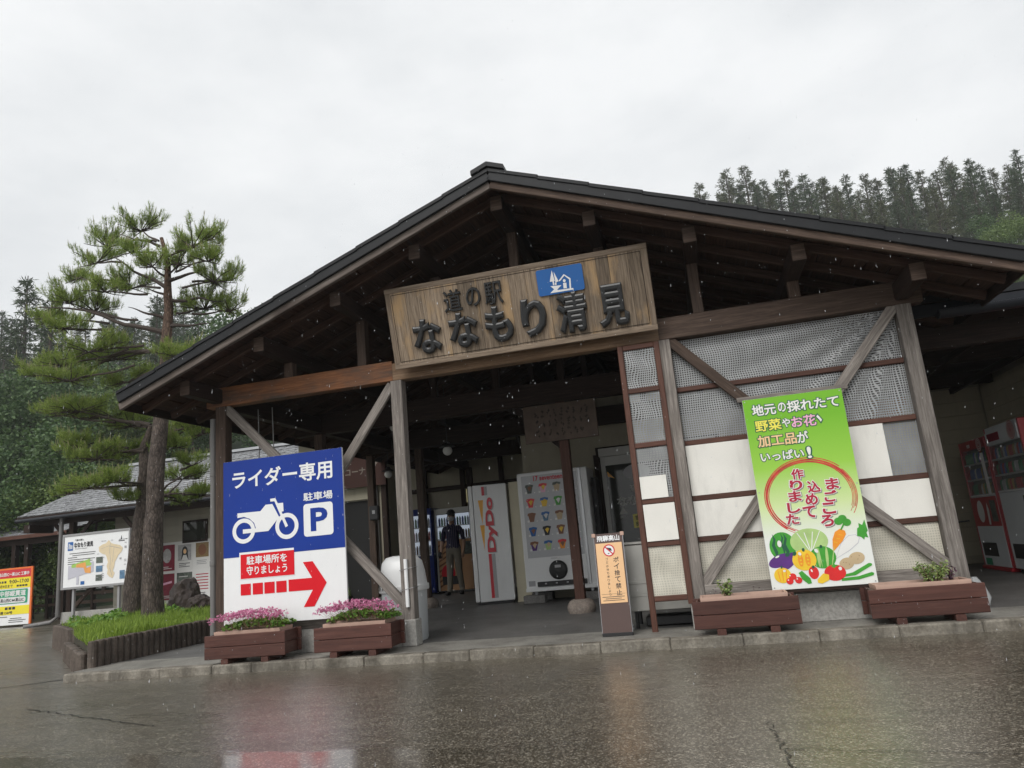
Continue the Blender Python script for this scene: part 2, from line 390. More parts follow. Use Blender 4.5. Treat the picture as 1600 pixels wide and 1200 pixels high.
# how much water stands on it
wr = ramp(t, [(0.40, (0,0,0)), (0.62, (1,1,1))]); t.links.new(big, wr.inputs['Fac'])
sx = nd(t, 'ShaderNodeSeparateXYZ'); t.links.new(v, sx.inputs['Vector'])
wob = nd(t, 'ShaderNodeMath', operation='MULTIPLY_ADD'); t.links.new(mid, wob.inputs[0]); wob.inputs[1].default_value = .5; t.links.new(sx.outputs['Y'], wob.inputs[2])
pr = nd(t, 'ShaderNodeMapRange', interpolation_type='SMOOTHSTEP'); t.links.new(wob.outputs[0], pr.inputs['Value'])
pr.inputs['From Min'].default_value = -3.06; pr.inputs['From Max'].default_value = -3.18      # the shallow gutter of water across the lane
px_ = nd(t, 'ShaderNodeMapRange', interpolation_type='SMOOTHSTEP'); t.links.new(sx.outputs['X'], px_.inputs['Value']); px_.inputs['From Min'].default_value = 5.0; px_.inputs['From Max'].default_value = 4.4
pm = nd(t, 'ShaderNodeMath', operation='MULTIPLY'); t.links.new(pr.outputs[0], pm.inputs[0]); t.links.new(px_.outputs[0], pm.inputs[1])
rr = nd(t, 'ShaderNodeMapRange'); t.links.new(wr.outputs['Color'], rr.inputs['Value']); rr.inputs['To Min'].default_value = .42; rr.inputs['To Max'].default_value = .26; b.inputs['Coat Weight'].default_value = .8; b.inputs['Coat Roughness'].default_value = .30; b.inputs['Coat IOR'].default_value = 1.33
rm = nd(t, 'ShaderNodeMix'); rm.data_type = 'FLOAT'; t.links.new(pm.outputs[0], rm.inputs['Factor']); t.links.new(rr.outputs[0], rm.inputs['A']); rm.inputs['B'].default_value = .10
t.links.new(rm.outputs['Result'], b.inputs['Roughness']); t.links.new(col, b.inputs['Base Color']); b.inputs['Specular IOR Level'].default_value = .5
hb = nd(t, 'ShaderNodeMath', operation='ADD'); t.links.new(vo.outputs['Distance'], hb.inputs[0]); t.links.new(fine, hb.inputs[1])
bs = nd(t, 'ShaderNodeMapRange'); t.links.new(pm.outputs[0], bs.inputs['Value']); bs.inputs['To Min'].default_value = .16; bs.inputs['To Max'].default_value = .03
bn = bump(t, b, hb.outputs[0], .3, 0.006); t.links.new(bs.outputs[0], bn.inputs['Strength'])
flat('tar', (.012,.012,.012), .3, .2)
GZ = -0.08
g = MB(); g.box(-400, -60, GZ-.5, 400, 600, GZ); ground = g.build('ground', MAT['wet_asphalt']); tag(ground, 'wet speckled asphalt forecourt', kind='structure')
def strip(name, pts, wd, z, mat, parent):
    mb = MB(); n = len(pts); V = []
    for i, (x, y) in enumerate(pts):
        a = Vector(pts[max(i-1,0)]); c = Vector(pts[min(i+1,n-1)]); d = (c-a).normalized(); w_ = wd*(0.55+0.9*random.random())
        V += [(x-d.y*w_/2, y+d.x*w_/2, z), (x+d.y*w_/2, y-d.x*w_/2, z)]
    mb.add(V, [(2*i, 2*i+1, 2*i+3, 2*i+2) for i in range(n-1)]); return mb.build(name, mat, parent)
def wander(p, q, n, amp):
    return [(p[0]+(q[0]-p[0])*i/n + random.uniform(-amp, amp), p[1]+(q[1]-p[1])*i/n + random.uniform(-amp, amp)) for i in range(n+1)]
strip('crack', wander((-.4,-1.9), (1.5,-2.7), 34, .02), .012, GZ+.004, MAT['tar'], ground)
strip('tar_seam', wander((-1.48,-.28), (-2.6,-1.1), 30, .012), .03, GZ+.004, MAT['tar'], ground)
strip('crack', wander((5.45,-3.1), (5.5,-3.9), 26, .02), .008, GZ+.004, MAT['tar'], ground)
strip('crack', wander((5.47,-3.55), (6.7,-3.75), 30, .012), .006, GZ+.004, MAT['tar'], ground)
# ---- raised pavement with its kerb stones
pv = MB(); pv.box(-1.46, -.43, GZ, 16, 0.22, 0.0, .0); pave = pv.build('pavement', MAT['paving_concrete']); tag(pave, 'raised concrete pavement under the porch', kind='structure')
x = -1.44; k = 0
while x < 11:
    Ln = random.choice((.6,.6,.6,.45)); kb = MB(); dz = random.uniform(-.004, .003); kb.box(x+.0015, -.56+random.uniform(-.004,.004), GZ-.05, x+Ln-.0015, -.43, .004+dz, random.uniform(.006,.016))
    kb.build('kerb_stone', MAT['kerb_concrete'], pave); x += Ln
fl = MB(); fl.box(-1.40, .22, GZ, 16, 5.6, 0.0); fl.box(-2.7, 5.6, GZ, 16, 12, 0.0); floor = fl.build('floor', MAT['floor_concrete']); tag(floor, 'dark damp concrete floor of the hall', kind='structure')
# ---- hills behind
def hill_z(x, y):
    d = math.sqrt((.5*x)**2 + y*y); h = .44*max(0, d-21)
    rid = 88 + 6*math.sin(x*.05)
    if d > rid: h = .44*(rid-21) - .35*(d-rid)
    return GZ - .3 + h + .8*math.sin(x*.11+1)*math.sin(y*.09) if d > 21 else GZ - .3
nx, ny = 110, 60; V = []; F = []
for j in range(ny):
    for i in range(nx):
        X = -190 + 380*i/(nx-1); Y = 15 + 125*j/(ny-1); V.append((X, Y, hill_z(X, Y)))
for j in range(ny-1):
    for i in range(nx-1): a = j*nx+i; F.append((a, a+1, a+nx+1, a+nx))
flat('forest_floor', (.022,.035,.014), .95, .5, .8, bmp=.5, bscale=4)
hb_ = MB(); hb_.add(V, F); hills = hb_.build('hills', MAT['forest_floor'], smooth=True); tag(hills, 'steep wooded hillside behind the building', kind='structure')
# ================================================================== the porch hall: posts, beams, gabled roof
CX = 3.69; SL = 0.387; AP = 4.37           # gable centre, pitch, underside of the bargeboard at the apex
def under(x): return AP - SL*abs(x-CX)
EL, ER = -0.64, 8.07
hall = thing('market_hall', (CX, 0, 0), 'dark timber market hall with a wide open gable porch and weathered posts', 'building')
P = .13
posts = {'A': .0, 'B': 2.19, 'C': 5.07, 'D': 7.28}
for k_, x in posts.items():
    mat = MAT['brown_wood'] if k_ == 'A' else MAT['weathered_wood']
    bar('post', (x+P/2, P/2, .26 if k_ != 'D' else .1), (x+P/2, P/2, 2.76), P, P, mat, hall)
# stone plinth blocks and concrete dwarf walls
def cbox(name, x0, y0, z0, x1, y1, z1, mat, par=hall, c=.008): 
    q = MB(); q.box(x0, y0, z0, x1, y1, z1, c); return q.build(name, MAT[mat], par)
cbox('plinth', -.02, -.012, 0, 2.17, .15, .235, 'concrete'); cbox('post_footing', 2.175, -.02, 0, 2.335, .15, .26, 'concrete')
cbox('plinth', 5.215, -.012, 0, 7.43, .15, .245, 'concrete'); cbox('post_footing', 5.055, -.02, 0, 5.212, .15, .26, 'concrete')
bar('sill_beam', (.132, .066, .295), (2.19, .066, .295), .115, .115, MAT['weathered_wood'], hall)
bar('sill_beam', (5.202, .066, .315), (7.28, .066, .315), .115, .135, MAT['weathered_wood'], hall)
# tie beams
bar('tie_beam', (-.12, .07, 2.875), (2.22, .07, 2.875), .13, .225, MAT['orange_wood'], hall)
bar('tie_beam', (2.222, .07, 2.86), (5.10, .07, 2.86), .128, .195, MAT['tan_wood'], hall)
bar('tie_beam', (5.102, .07, 2.875), (7.52, .07, 2.875), .13, .225, MAT['brown_wood'], hall)
# knee braces (front frame)
def brace(p, q, mat='weathered_wood', y=.05): bar('brace', (p[0], y, p[1]), (q[0], y, q[1]), .05, .10, MAT[mat], hall, up=(0,-1,0) if False else (0,0,1))
brace((.12, 2.74), (.95, 1.90), 'weathered_wood'); brace((2.19, 2.73), (1.45, 1.75)); brace((2.22, .38), (1.3, 1.38)); brace((.13, .38), (.95, 1.3))
brace((5.19, 2.76), (6.0, 1.86), 'brown_wood', .048); brace((7.28, 2.77), (6.52, 1.88), 'weathered_wood', .048)
brace((5.20, .38), (5.98, 1.32), 'weathered_wood', .048); brace((7.28, .38), (6.4, 1.28), 'weathered_wood', .048)
# ribs the green sign hangs from
bar('sign_rail', (5.74, -.075, 2.045), (6.72, -.075, 2.045), .03, .045, MAT['weathered_wood'], hall)
# purlins, struts and the ridge beam
YB = 10.2
for k in range(-4, 5):
    x = CX + .915*k; zt = under(x) + .015
    bar('ridge_beam' if k == 0 else 'purlin', (x, -.56, zt-.085), (x, YB, zt-.085), .125, .165, MAT['dark_wood'], hall, ch=.01)
    e_ = MB(); e_.box(x-.058, -.565, zt-.162, x+.058, -.5605, zt-.01, .0); e_.build('purlin_end', MAT['brown_wood'], hall)
    if k not in (-4, 4):
        bar('strut', (x, .066, 2.99 if abs(k) > 1 else 2.96), (x, .066, zt-.166), .105, .105, MAT['brown_wood'], hall)
# rafters run from ridge to eave under the boards
for j in range(24):
    y = -.42 + .455*j
    if y > YB-.1: break
    for s in (-1, 1):
        xe = EL+.03 if s < 0 else ER-.03
        a = Vector((CX + s*.01, y, AP+.045)); c = Vector((xe, y, under(xe)+.045))
        bar('rafter', a, c, .05, .085, MAT['rafter_wood'], hall)
# bargeboards, boarding, metal roof in overlapping courses
for s in (-1, 1):
    xe = EL if s < 0 else ER
    nrm = Vector((s*SL, 0, 1)).normalized()
    a = Vector((CX+s*.002, -.735, AP+.062)); c = Vector((xe, -.735, under(xe)+.062))
    bar('bargeboard', a+Vector((0,0,-.024)), c+Vector((0,0,-.024)), .045, .076, MAT['bargeboard_wood' if s < 0 else 'brown_wood'], hall)
    bar('barge_trim', a+Vector((0,-.025,.063)), c+Vector((0,-.025,.063)), .055, .098, MAT['roof_metal'], hall)
    n = 22
    for i in range(n):                                                     # soffit boards running along the eaves
        u0, u1 = i/n, (i+1)/n; p = a.lerp(c, (u0+u1)/2); Ln = (c-a).length/n
        q = Vector((p.x, 0, AP+.108 - SL*abs(p.x-CX)))
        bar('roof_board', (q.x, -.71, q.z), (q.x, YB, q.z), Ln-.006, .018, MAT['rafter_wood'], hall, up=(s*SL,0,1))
    n = 9
    for i in range(n):                                                     # metal courses, each lapping the next
        p0 = a.lerp(c, i/n); p1 = a.lerp(c, (i+1.02)/n)
        z0 = AP+.165 - SL*abs(p0.x-CX); z1 = AP+.165+.010 - SL*abs(p1.x-CX)
        mb = MB(); y0, y1 = -.80, YB+.1; th = .034
        V = [(p0.x,y0,z0),(p1.x,y0,z1),(p1.x,y1,z1),(p0.x,y1,z0)]
        mb.poly(V, (0,0,th)); recalc(mb.build('roof_course', MAT['roof_metal'], hall))
    bar('eave_fascia', (xe+s*.02, -.72, under(xe)+.075), (xe+s*.02, YB, under(xe)+.075), .03, .12, MAT['dark_wood'], hall)
rc = MB(); V = [(-.21,-.82),(.21,-.82)]
rc.poly([(CX-.17,-.82,AP+.15),(CX,-.82,AP+.215),(CX+.17,-.82,AP+.15),(CX+.17,-.82,AP+.195),(CX,-.82,AP+.262),(CX-.17,-.82,AP+.195)], (0, YB+.9, 0)); recalc(rc.build('ridge_cap', MAT['roof_metal'], hall))
# inner frames
for y, mt in ((2.3, 'dark_wood'), (4.75, 'dark_wood'), (7.2, 'dark_wood')):
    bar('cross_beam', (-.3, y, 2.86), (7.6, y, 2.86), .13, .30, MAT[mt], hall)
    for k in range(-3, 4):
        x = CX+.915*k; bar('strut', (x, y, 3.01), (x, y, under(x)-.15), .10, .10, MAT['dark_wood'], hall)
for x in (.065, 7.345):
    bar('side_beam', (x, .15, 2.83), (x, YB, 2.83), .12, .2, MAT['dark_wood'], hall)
for (x, y, mt, ft) in ((3.64, 2.3, 'red_brown_wood', 1), (.58, 4.85, 'brown_wood', 1), (-.40, 4.95, 'brown_wood', 1), (.065, 2.3, 'brown_wood', 1), (7.345, 2.3, 'brown_wood', 1), (7.345, 4.75, 'brown_wood', 1), (.30, 8.6, 'dark_wood', 0)):
    bar('post', (x, y, .16 if ft else 0), (x, y, 2.71), .125, .125, MAT[mt], hall)
    if ft:
        q = MB(); q.lathe(x, y, [(.17,0),(.185,.05),(.18,.09),(.15,.14),(.10,.165)], 20); q.build('foot_stone', MAT['stone'], hall, smooth=True)
bar('brace', (3.64, 2.3, 2.1), (3.0, 2.3, 2.72), .05, .1, MAT['dark_wood'], hall)
# rain pipe beside the left post
q = MB(); q.tube([(-.075, .07, 2.64), (-.075, .07, .02)], .035, 14); q.build('downpipe', MAT['pipe_grey'], hall, smooth=True)
for z in (2.0, 1.0):
    q = MB(); q.lathe(-.075, .07, [(.04, z-.03), (.042, z-.02), (.042, z+.02), (.04, z+.03)], 14); q.build('pipe_joint', MAT['pipe_grey'], hall)
# hanging cords at the left bay
for x in (.33, .52):
    q = MB(); q.tube([(x, .35, 2.75), (x+.01, .35, 2.3), (x+.005, .35, 2.02)], .006, 6); q.build('cord', MAT['pipe_grey'], hall)

# closing walls and a ceiling slab, added to block daylight and keep the hall dark
def _wb(name, x0, y0, z0, x1, y1, z1, mat): q = MB(); q.box(x0, y0, z0, x1, y1, z1); q.build(name, MAT[mat], hall)
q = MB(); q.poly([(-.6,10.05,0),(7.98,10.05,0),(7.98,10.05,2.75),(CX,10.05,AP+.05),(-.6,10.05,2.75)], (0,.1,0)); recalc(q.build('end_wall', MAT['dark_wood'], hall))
_wb('light_block_slab', -2.68, 5.55, 3.42, .5, 10.0, 3.50, 'dark_wood'); _wb('side_wall', 7.42, 5.9, 0, 7.50, 10.0, 3.1, 'dark_wood'); _wb('light_block_wall', -2.6, 9.4, 0, -.6, 9.5, 3.42, 'dark_wood')
# ---- woven net sheets
def net_mat(name, c, pitch, cover, alpha_mid):
    m, t, b = new_mat(name); tcn = t.nodes.new('ShaderNodeTexCoord'); sp = nd(t, 'ShaderNodeSeparateXYZ'); t.links.new(tcn.outputs['UV'], sp.inputs['Vector'])
    outs = []
    for k in ('X', 'Y'):
        mu = nd(t, 'ShaderNodeMath', operation='MULTIPLY'); t.links.new(sp.outputs[k], mu.inputs[0]); mu.inputs[1].default_value = 1/pitch
        fr = nd(t, 'ShaderNodeMath', operation='FRACT'); t.links.new(mu.outputs[0], fr.inputs[0])
        lt = nd(t, 'ShaderNodeMath', operation='LESS_THAN'); t.links.new(fr.outputs[0], lt.inputs[0]); lt.inputs[1].default_value = cover; outs.append(lt.outputs[0])
    mxn = nd(t, 'ShaderNodeMath', operation='MAXIMUM'); t.links.new(outs[0], mxn.inputs[0]); t.links.new(outs[1], mxn.inputs[1])
    mr = nd(t, 'ShaderNodeMapRange'); t.links.new(mxn.outputs[0], mr.inputs['Value']); mr.inputs['To Min'].default_value = alpha_mid; mr.inputs['To Max'].default_value = .95
    t.links.new(mr.outputs[0], b.inputs['Alpha'])
    r = ramp(t, [(.3, tuple(x*.8 for x in c)), (.7, c)]); t.links.new(noise(t, coords(t, (3, 1, 1.2)), 3, 5), r.inputs['Fac']); t.links.new(r.outputs['Color'], b.inputs['Base Color']); setr(b, .35, .5)
    return m
net_mat('net', (.38,.39,.39), .0225, .40, .12)
m, t, b = new_mat('plastic_film'); b.inputs['Base Color'].default_value = (.30,.31,.32,1); b.inputs['Roughness'].default_value = .16; b.inputs['Alpha'].default_value = .22; b.inputs['Specular IOR Level'].default_value = .8
net_mat('net_sheeted', (.66,.63,.53), .0225, .45, .72)
def sheet(name, x0, x1, z0, z1, y, mat, par, amp=.012, folds=7, fan=None, yfun=None):
    nx = max(10, int((x1-x0)/.035)); nz = max(8, int((z1-z0)/.04)); V = []; UV = []; ph = random.uniform(0, 6)
    for j in range(nz+1):
        for i in range(nx+1):
            u, v = i/nx, j/nz; X = x0+(x1-x0)*u; Z = z0+(z1-z0)*v
            if fan:                                                      # creases running to a corner
                a = math.atan2(Z-fan[1], X-fan[0]); d = math.hypot(X-fan[0], Z-fan[1]); dy = amp*math.sin(a*26+ph)*math.exp(-d*.9) + .3*amp*math.sin(a*61)*math.exp(-d*.9)
            else: dy = amp*(math.sin(u*folds*3.1+v*4+ph)*.5 + .5*math.sin(v*9+u*3+ph*2))
            edge = min(u, 1-u, v, 1-v)*8; dy *= min(1, edge+.15)
            V.append((X, y+dy, Z)); UV.append((X + 6*dy*.3, Z))
    F = [(j*(nx+1)+i, j*(nx+1)+i+1, (j+1)*(nx+1)+i+1, (j+1)*(nx+1)+i) for j in range(nz) for i in range(nx)]
    mb = MB(); mb.add(V, F); o = mb.build(name, MAT[mat], par, smooth=True)
    uvl = o.data.uv_layers.new(name='UVMap'); idx = np.zeros(len(o.data.loops), dtype=np.int32); o.data.loops.foreach_get('vertex_index', idx)
    uvl.data.foreach_set('uv', np.array(UV)[idx].ravel()); return o
ZR = [2.25, 1.715, 1.18, .795]
for z in ZR: bar('rail', (5.205, .095, z), (7.275, .095, z), .035, .05, MAT['red_brown_wood'], hall)
sheet('net_sheet', 5.205, 7.275, 2.278, 2.752, .108, 'net', hall, .026, 8, fan=(7.30, 2.80))
sheet('net_sheet', 5.205, 7.275, 1.742, 2.222, .108, 'net', hall, .024, 8, fan=(7.30, 2.85))
sheet('film_sheet', 5.205, 7.275, 2.278, 2.752, .128, 'plastic_film', hall, .035, 8, fan=(7.30, 2.80)); sheet('film_sheet', 5.205, 7.275, 1.742, 2.222, .128, 'plastic_film', hall, .030, 8, fan=(7.32, 2.85))
sheet('net_sheet', 5.205, 7.275, 1.207, 1.688, .108, 'net', hall, .010)
sheet('net_sheet', 5.205, 7.275, .385, .768, .100, 'net_sheeted', hall, .010)
q = MB(); q.box(5.206, .078, 1.206, 6.985, .084, 1.689); q.build('white_panel', MAT['cream_board'], hall)
q = MB(); q.box(5.206, .078, .822, 7.274, .084, 1.153); q.build('white_panel', MAT['cream_board'], hall)
for (x, z, dx) in ((5.99, 1.335, .09), (6.63, 1.10, -.02)):
    q = MB(); q.box(x-.05, -.055, z-.03, x+.05, -.048, z+.03, .002); q.build('bracket_plate', MAT['aluminium'], hall)

# ================================================================== narrow net-panelled door frame beside the porch opening
dr = thing('net_screen', (4.88, .0, 0), 'narrow reddish-brown screen of stacked net panels beside the litter notice', 'screen')
for x in (4.685, 5.045): bar('stile', (x+.02, -.02, 0.0 if x < 5 else .23), (x+.02, -.02, 2.75), .035, .055, MAT['red_brown_wood'], dr, up=(1,0,0))
ZF = [2.725, 2.28, 1.735, 1.19, .79, .29]
for z in ZF: bar('rail', (4.735, -.02, z), (5.035, -.02, z), .033, .05, MAT['red_brown_wood'], dr)
for i, mt in enumerate(('net', 'net', 'net', 'net_sheeted', 'net_sheeted')):
    sheet('net_sheet', 4.735, 5.035, ZF[i+1]+.027, ZF[i]-.027, -.016, mt, dr, .012, 3)
q = MB(); q.box(4.737, -.045, 1.217, 4.99, -.040, 1.43); q.build('white_panel', MAT['cream_board'], dr)
q = MB(); q.box(4.737, -.045, .818, 5.033, -.040, 1.163); q.build('white_panel', MAT['cream_board'], dr)
# ================================================================== carved name board over the entrance
sg = thing('name_board', (3.72, -.15, 2.83), 'long weathered plank name board with raised black lettering over the entrance', 'sign')
ob = Vector((2.33, -.15, 2.835)); vv = Vector((0, -.21, .835)); pl = Plane(ob, (1,0,0), vv); SW, SH = 2.78, .86
Mx = Matrix((pl.v, -pl.u, pl.n)).transposed().to_4x4()     # planks: grain (local X) runs up the board
n = 15; xs = [0.05]; 
ws = [random.uniform(.7, 1.4) for _ in range(n)]; tot = sum(ws)
for w_ in ws: xs.append(xs[-1] + (SW-.10)*w_/tot)
for i in range(n):
    wd = xs[i+1]-xs[i]-.002; q = MB(); q.box(-(SH-.1)/2, -wd/2, -.0125, (SH-.1)/2, wd/2, .0125+random.uniform(-.001,.001), .002)
    M = Mx.copy(); M.translation = pl((xs[i]+xs[i+1])/2, SH/2, -.0125); q.build('plank', MAT['sign_plank'], sg, M=M)
def fr(u0, v0, u1, v1):
    bar('frame_rail', pl((u0), (v0), -.012), pl((u1), (v1), -.012), .055 if u0 != u1 else .055, .065, MAT['sign_frame'], sg, up=pl.n)
for v_ in (.0275, SH-.0275): bar('frame_rail', pl(0, v_, -.010), pl(SW, v_, -.010), .055, .030, MAT['sign_frame'], sg, up=pl.n)
for u_ in (.0275, SW-.0275): bar('frame_rail', pl(u_, .0555, -.010), pl(u_, SH-.0555, -.010), .055, .030, MAT['sign_frame'], sg, up=pl.n)
for (a, c, d, e_) in ((.066,.070,SW-.066,.076), (.066,SH-.076,SW-.066,SH-.070)):
    q = MB(); rect(q, pl, a, c, d, e_, .0025); q.build('groove', MAT['dark_wood'], sg)
for u_ in (.066, SW-.072):
    q = MB(); rect(q, pl, u_, .077, u_+.006, SH-.077, .0025); q.build('groove', MAT['dark_wood'], sg)
q = MB(); R_ = glyphs
for ch, bx in {'道': (.650,.512,.838,.735), 'の': (.895,.530,1.045,.722), '駅': (1.096,.515,1.282,.742)}.items():
    letters(q, pl, ch, *bx, h=-.004, off=.022, depth=.030)
q.build('small_lettering', MAT['black_letter'], sg)
q = MB()
for ch, bx in (('な', (.275,.125,.56,.478)), ('な', (.675,.132,.962,.482)), ('も', (1.068,.130,1.336,.485)), ('り', (1.455,.130,1.690,.500)), ('清', (1.828,.112,2.110,.498)), ('見', (2.245,.110,2.520,.508))):
    letters(q, pl, ch, bx[0]+.004, bx[1]+.008, bx[2]-.004, bx[3]-.012, h=-.006, off=.055, depth=.05)
q.build('large_lettering', MAT['black_letter'], sg)
em = MB(); rrect(em, pl, 1.657, .500, 2.128, .770, .022, .034)
pts = [pl(1.657+.02, .5, .03)]
eb = MB(); eb.box(0, 0, 0, .001, .001, .001)
emb = MB(); c_ = []
for cx_, cy_, a_ in ((2.106,.532,-90),(2.106,.752,0),(1.679,.752,90),(1.679,.532,180)):
    for k in range(5): tt_ = math.radians(a_+22.5*k); c_.append(pl(cx_+.022*math.cos(tt_), cy_+.022*math.sin(tt_), .004))
emb.poly(c_, pl.n*.012); emo = recalc(emb.build('emblem_plate', MAT['emblem_blue'], sg))
ew = MB(); H = .0185
pgon(ew, pl, [(1.823,.752),(1.787,.640),(1.815,.640),(1.815,.600),(1.829,.600),(1.829,.640),(1.838,.640)], H)
pgon(ew, pl, [(1.840,.735),(1.843,.620),(1.835,.620),(1.835,.600),(1.852,.600),(1.852,.625),(1.876,.632)], H)
pgon(ew, pl, [(1.786,.596),(1.900,.588),(1.852,.552),(1.855,.545),(2.012,.540),(2.016,.524),(1.775,.526),(1.820,.560)], H)
pgon(ew, pl, [(1.876,.636),(1.938,.693),(1.945,.679),(1.888,.628)], H); pgon(ew, pl, [(1.9385,.693),(2.000,.640),(1.992,.541),(1.976,.541),(1.984,.632),(1.9455,.672)], H)
ell(ew, pl, 1.934, .627, .014, .016, H, 14); pgon(ew, pl, [(1.918,.606),(1.952,.604),(1.950,.549),(1.916,.552)], H)
ew.build('emblem_mark', MAT['emblem_white'], emo)

# ================================================================== blue and white motorcycle parking sign
bs_ = thing('parking_sign', (.92, -.1, .33), 'tall blue and white sign with motorcycle symbol, letter P and red arrow', 'sign')
pl = Plane((0, -.12, 0), (1,0,0), (0,0,1)); x0, x1, z0, z1, zm = .191, 1.645, .335, 2.085, 1.037
q = MB(); q.box(x0, -.119, z0, x1, -.095, z1, .002); q.build('panel', MAT['sign_white'], bs_)
q = MB(); rect(q, pl, x0+.001, zm, x1-.001, z1-.001, .001); q.build('blue_field', MAT['sign_blue'], bs_)
q = MB(); rect(q, pl, .387, .80, 1.046, 1.083, .002); q.build('white_border', MAT['sign_white'], bs_)
q = MB(); rect(q, pl, .403, .806, 1.048, 1.060, .0035)
for u in (.401, .547, .687, .829): rect(q, pl, u, .635, u+.122, .752, .0025)
pgon(q, pl, [(.975,.757),(1.251,.757),(1.148,.924),(1.262,.925),(1.417,.698),(1.270,.468),(1.146,.468),(1.256,.636),(.975,.636)], .0025); q.build('red_print', MAT['sign_red'], bs_)
q = MB(); letters(q, pl, 'ライダー専用', .312, 1.775, 1.522, 1.965, .0035, .022); letters(q, pl, '駐車場', 1.178, 1.558, 1.518, 1.643, .0035, .018)
letters(q, pl, '駐車場所を', .479, .948, .962, 1.035, .005, .02); letters(q, pl, '守りましょう', .479, .842, .962, .930, .005, .02)
q.build('white_lettering', MAT['sign_white'], bs_)
q = MB(); rrect(q, pl, 1.172, 1.182, 1.517, 1.525, .035, .0035); q.build('parking_square', MAT['sign_white'], bs_)
q = MB(); letters(q, pl, 'P', 1.266, 1.243, 1.442, 1.466, .005, .03); q.build('parking_letter', MAT['sign_blue'], bs_)
q = MB(); H = .0035
ring(q, pl, .445, 1.311, .140, .134, .045, H); ring(q, pl, .970, 1.317, .139, .138, .045, H)
pgon(q, pl, [(.369,1.507),(.653,1.504),(.718,1.567),(.800,1.567),(.935,1.300),(.935,1.300),(.747,1.284),(.594,1.284),(.594,1.330),(.575,1.385),(.520,1.435),(.450,1.462),(.369,1.457)][:4]+[(.800,1.567),(.880,1.420),(.747,1.284),(.594,1.284),(.594,1.330),(.575,1.385),(.520,1.435),(.450,1.462),(.369,1.457)], H+.0004)
pgon(q, pl, [(.850,1.568),(.931,1.568),(.935,1.477),(.893,1.470)], H+.0004)
pgon(q, pl, [(.776,1.625),(.838,1.627),(.985,1.318),(.955,1.303),(.826,1.594),(.776,1.595)], H+.0008)
pgon(q, pl, [(.435,1.328),(.610,1.326),(.610,1.284),(.435,1.282)], H+.0012); q.build('motorcycle_symbol', MAT['sign_white'], bs_)

# ================================================================== green produce sign
gs = thing('produce_sign', (6.21, -.15, .31), 'tall bright green sign with white slogans and painted vegetables', 'sign')
pl = Plane((0, -.17, 0), (1,0,0), (0,0,1)); x0, x1, z0, z1 = 5.78, 6.648, .305, 2.022
m, t, b = new_mat('green_gradient'); sp = nd(t, 'ShaderNodeSeparateXYZ'); t.links.new(coords(t), sp.inputs['Vector'])
mr = nd(t, 'ShaderNodeMapRange'); mr.inputs['From Min'].default_value = z0; mr.inputs['From Max'].default_value = z1; t.links.new(sp.outputs['Z'], mr.inputs['Value'])
r = ramp(t, [(.24, (.80,.82,.78)), (.42, (.62,.76,.36)), (.62, (.31,.60,.06)), (.88, (.17,.47,.012))]); t.links.new(mr.outputs[0], r.inputs['Fac']); t.links.new(r.outputs['Color'], b.inputs['Base Color']); setr(b, .3)
q = MB(); q.box(x0, -.169, z0, x1, -.140, z1, .002); q.build('panel', MAT['sign_white'], gs)
q = MB(); rect(q, pl, x0+.001, z0+.001, x1-.001, z1-.001, .001); q.build('printed_face', MAT['green_gradient'], gs)
flat('v_darkgreen', (.012,.10,.05), .35); flat('v_yellow', (.85,.78,.10), .35); flat('v_pink', (.85,.45,.62), .35); flat('v_peach', (.86,.58,.30), .35)
flat('v_crimson', (.42,.012,.045), .35); flat('v_ring', (.55,.03,.03), .4, .3, 20); flat('v_green', (.05,.33,.03), .35, .15, 12); flat('v_lgreen', (.42,.60,.22), .35, .15, 9)
flat('v_purple', (.10,.025,.20), .3, .2, 10); flat('v_orange', (.85,.30,.02), .35, .1, 10); flat('v_gold', (.85,.55,.03), .35, .1, 10); flat('v_red', (.70,.02,.02), .3, .1, 10)
flat('v_cream', (.55,.42,.25), .4, .1, 10); flat('v_white', (.82,.82,.78), .35, .03); flat('v_grey', (.25,.27,.24), .4)
def slog(items, v0, v1):
    for body, u0, u1, mat, dv in items:
        for mt, off, h in (('v_darkgreen', .085, .002), (mat, .024, .0035)):
            q = MB(); letters(q, pl, body, u0, v0+dv, u1, v1-dv*.5, h+v0*.0001, off); q.build('lettering_shadow' if mt == 'v_darkgreen' else 'lettering', MAT[mt], gs)
slog([('地元', 5.855, 6.06, 'v_white', 0), ('の', 6.085, 6.15, 'v_white', .012), ('採れたて', 6.165, 6.605, 'v_white', 0)], 1.862, 1.962)
slog([('野菜', 5.862, 6.085, 'v_yellow', 0), ('や', 6.098, 6.165, 'v_white', .015), ('お花', 6.178, 6.385, 'v_pink', 0), ('、', 6.40, 6.435, 'v_white', .03)], 1.715, 1.815)
slog([('加工品', 5.862, 6.195, 'v_peach', 0), ('が', 6.205, 6.295, 'v_white', 0)], 1.572, 1.672)
slog([('いっぱい', 5.865, 6.235, 'v_white', .01), ('!', 6.270, 6.295, 'v_white', 0)], 1.428, 1.525)
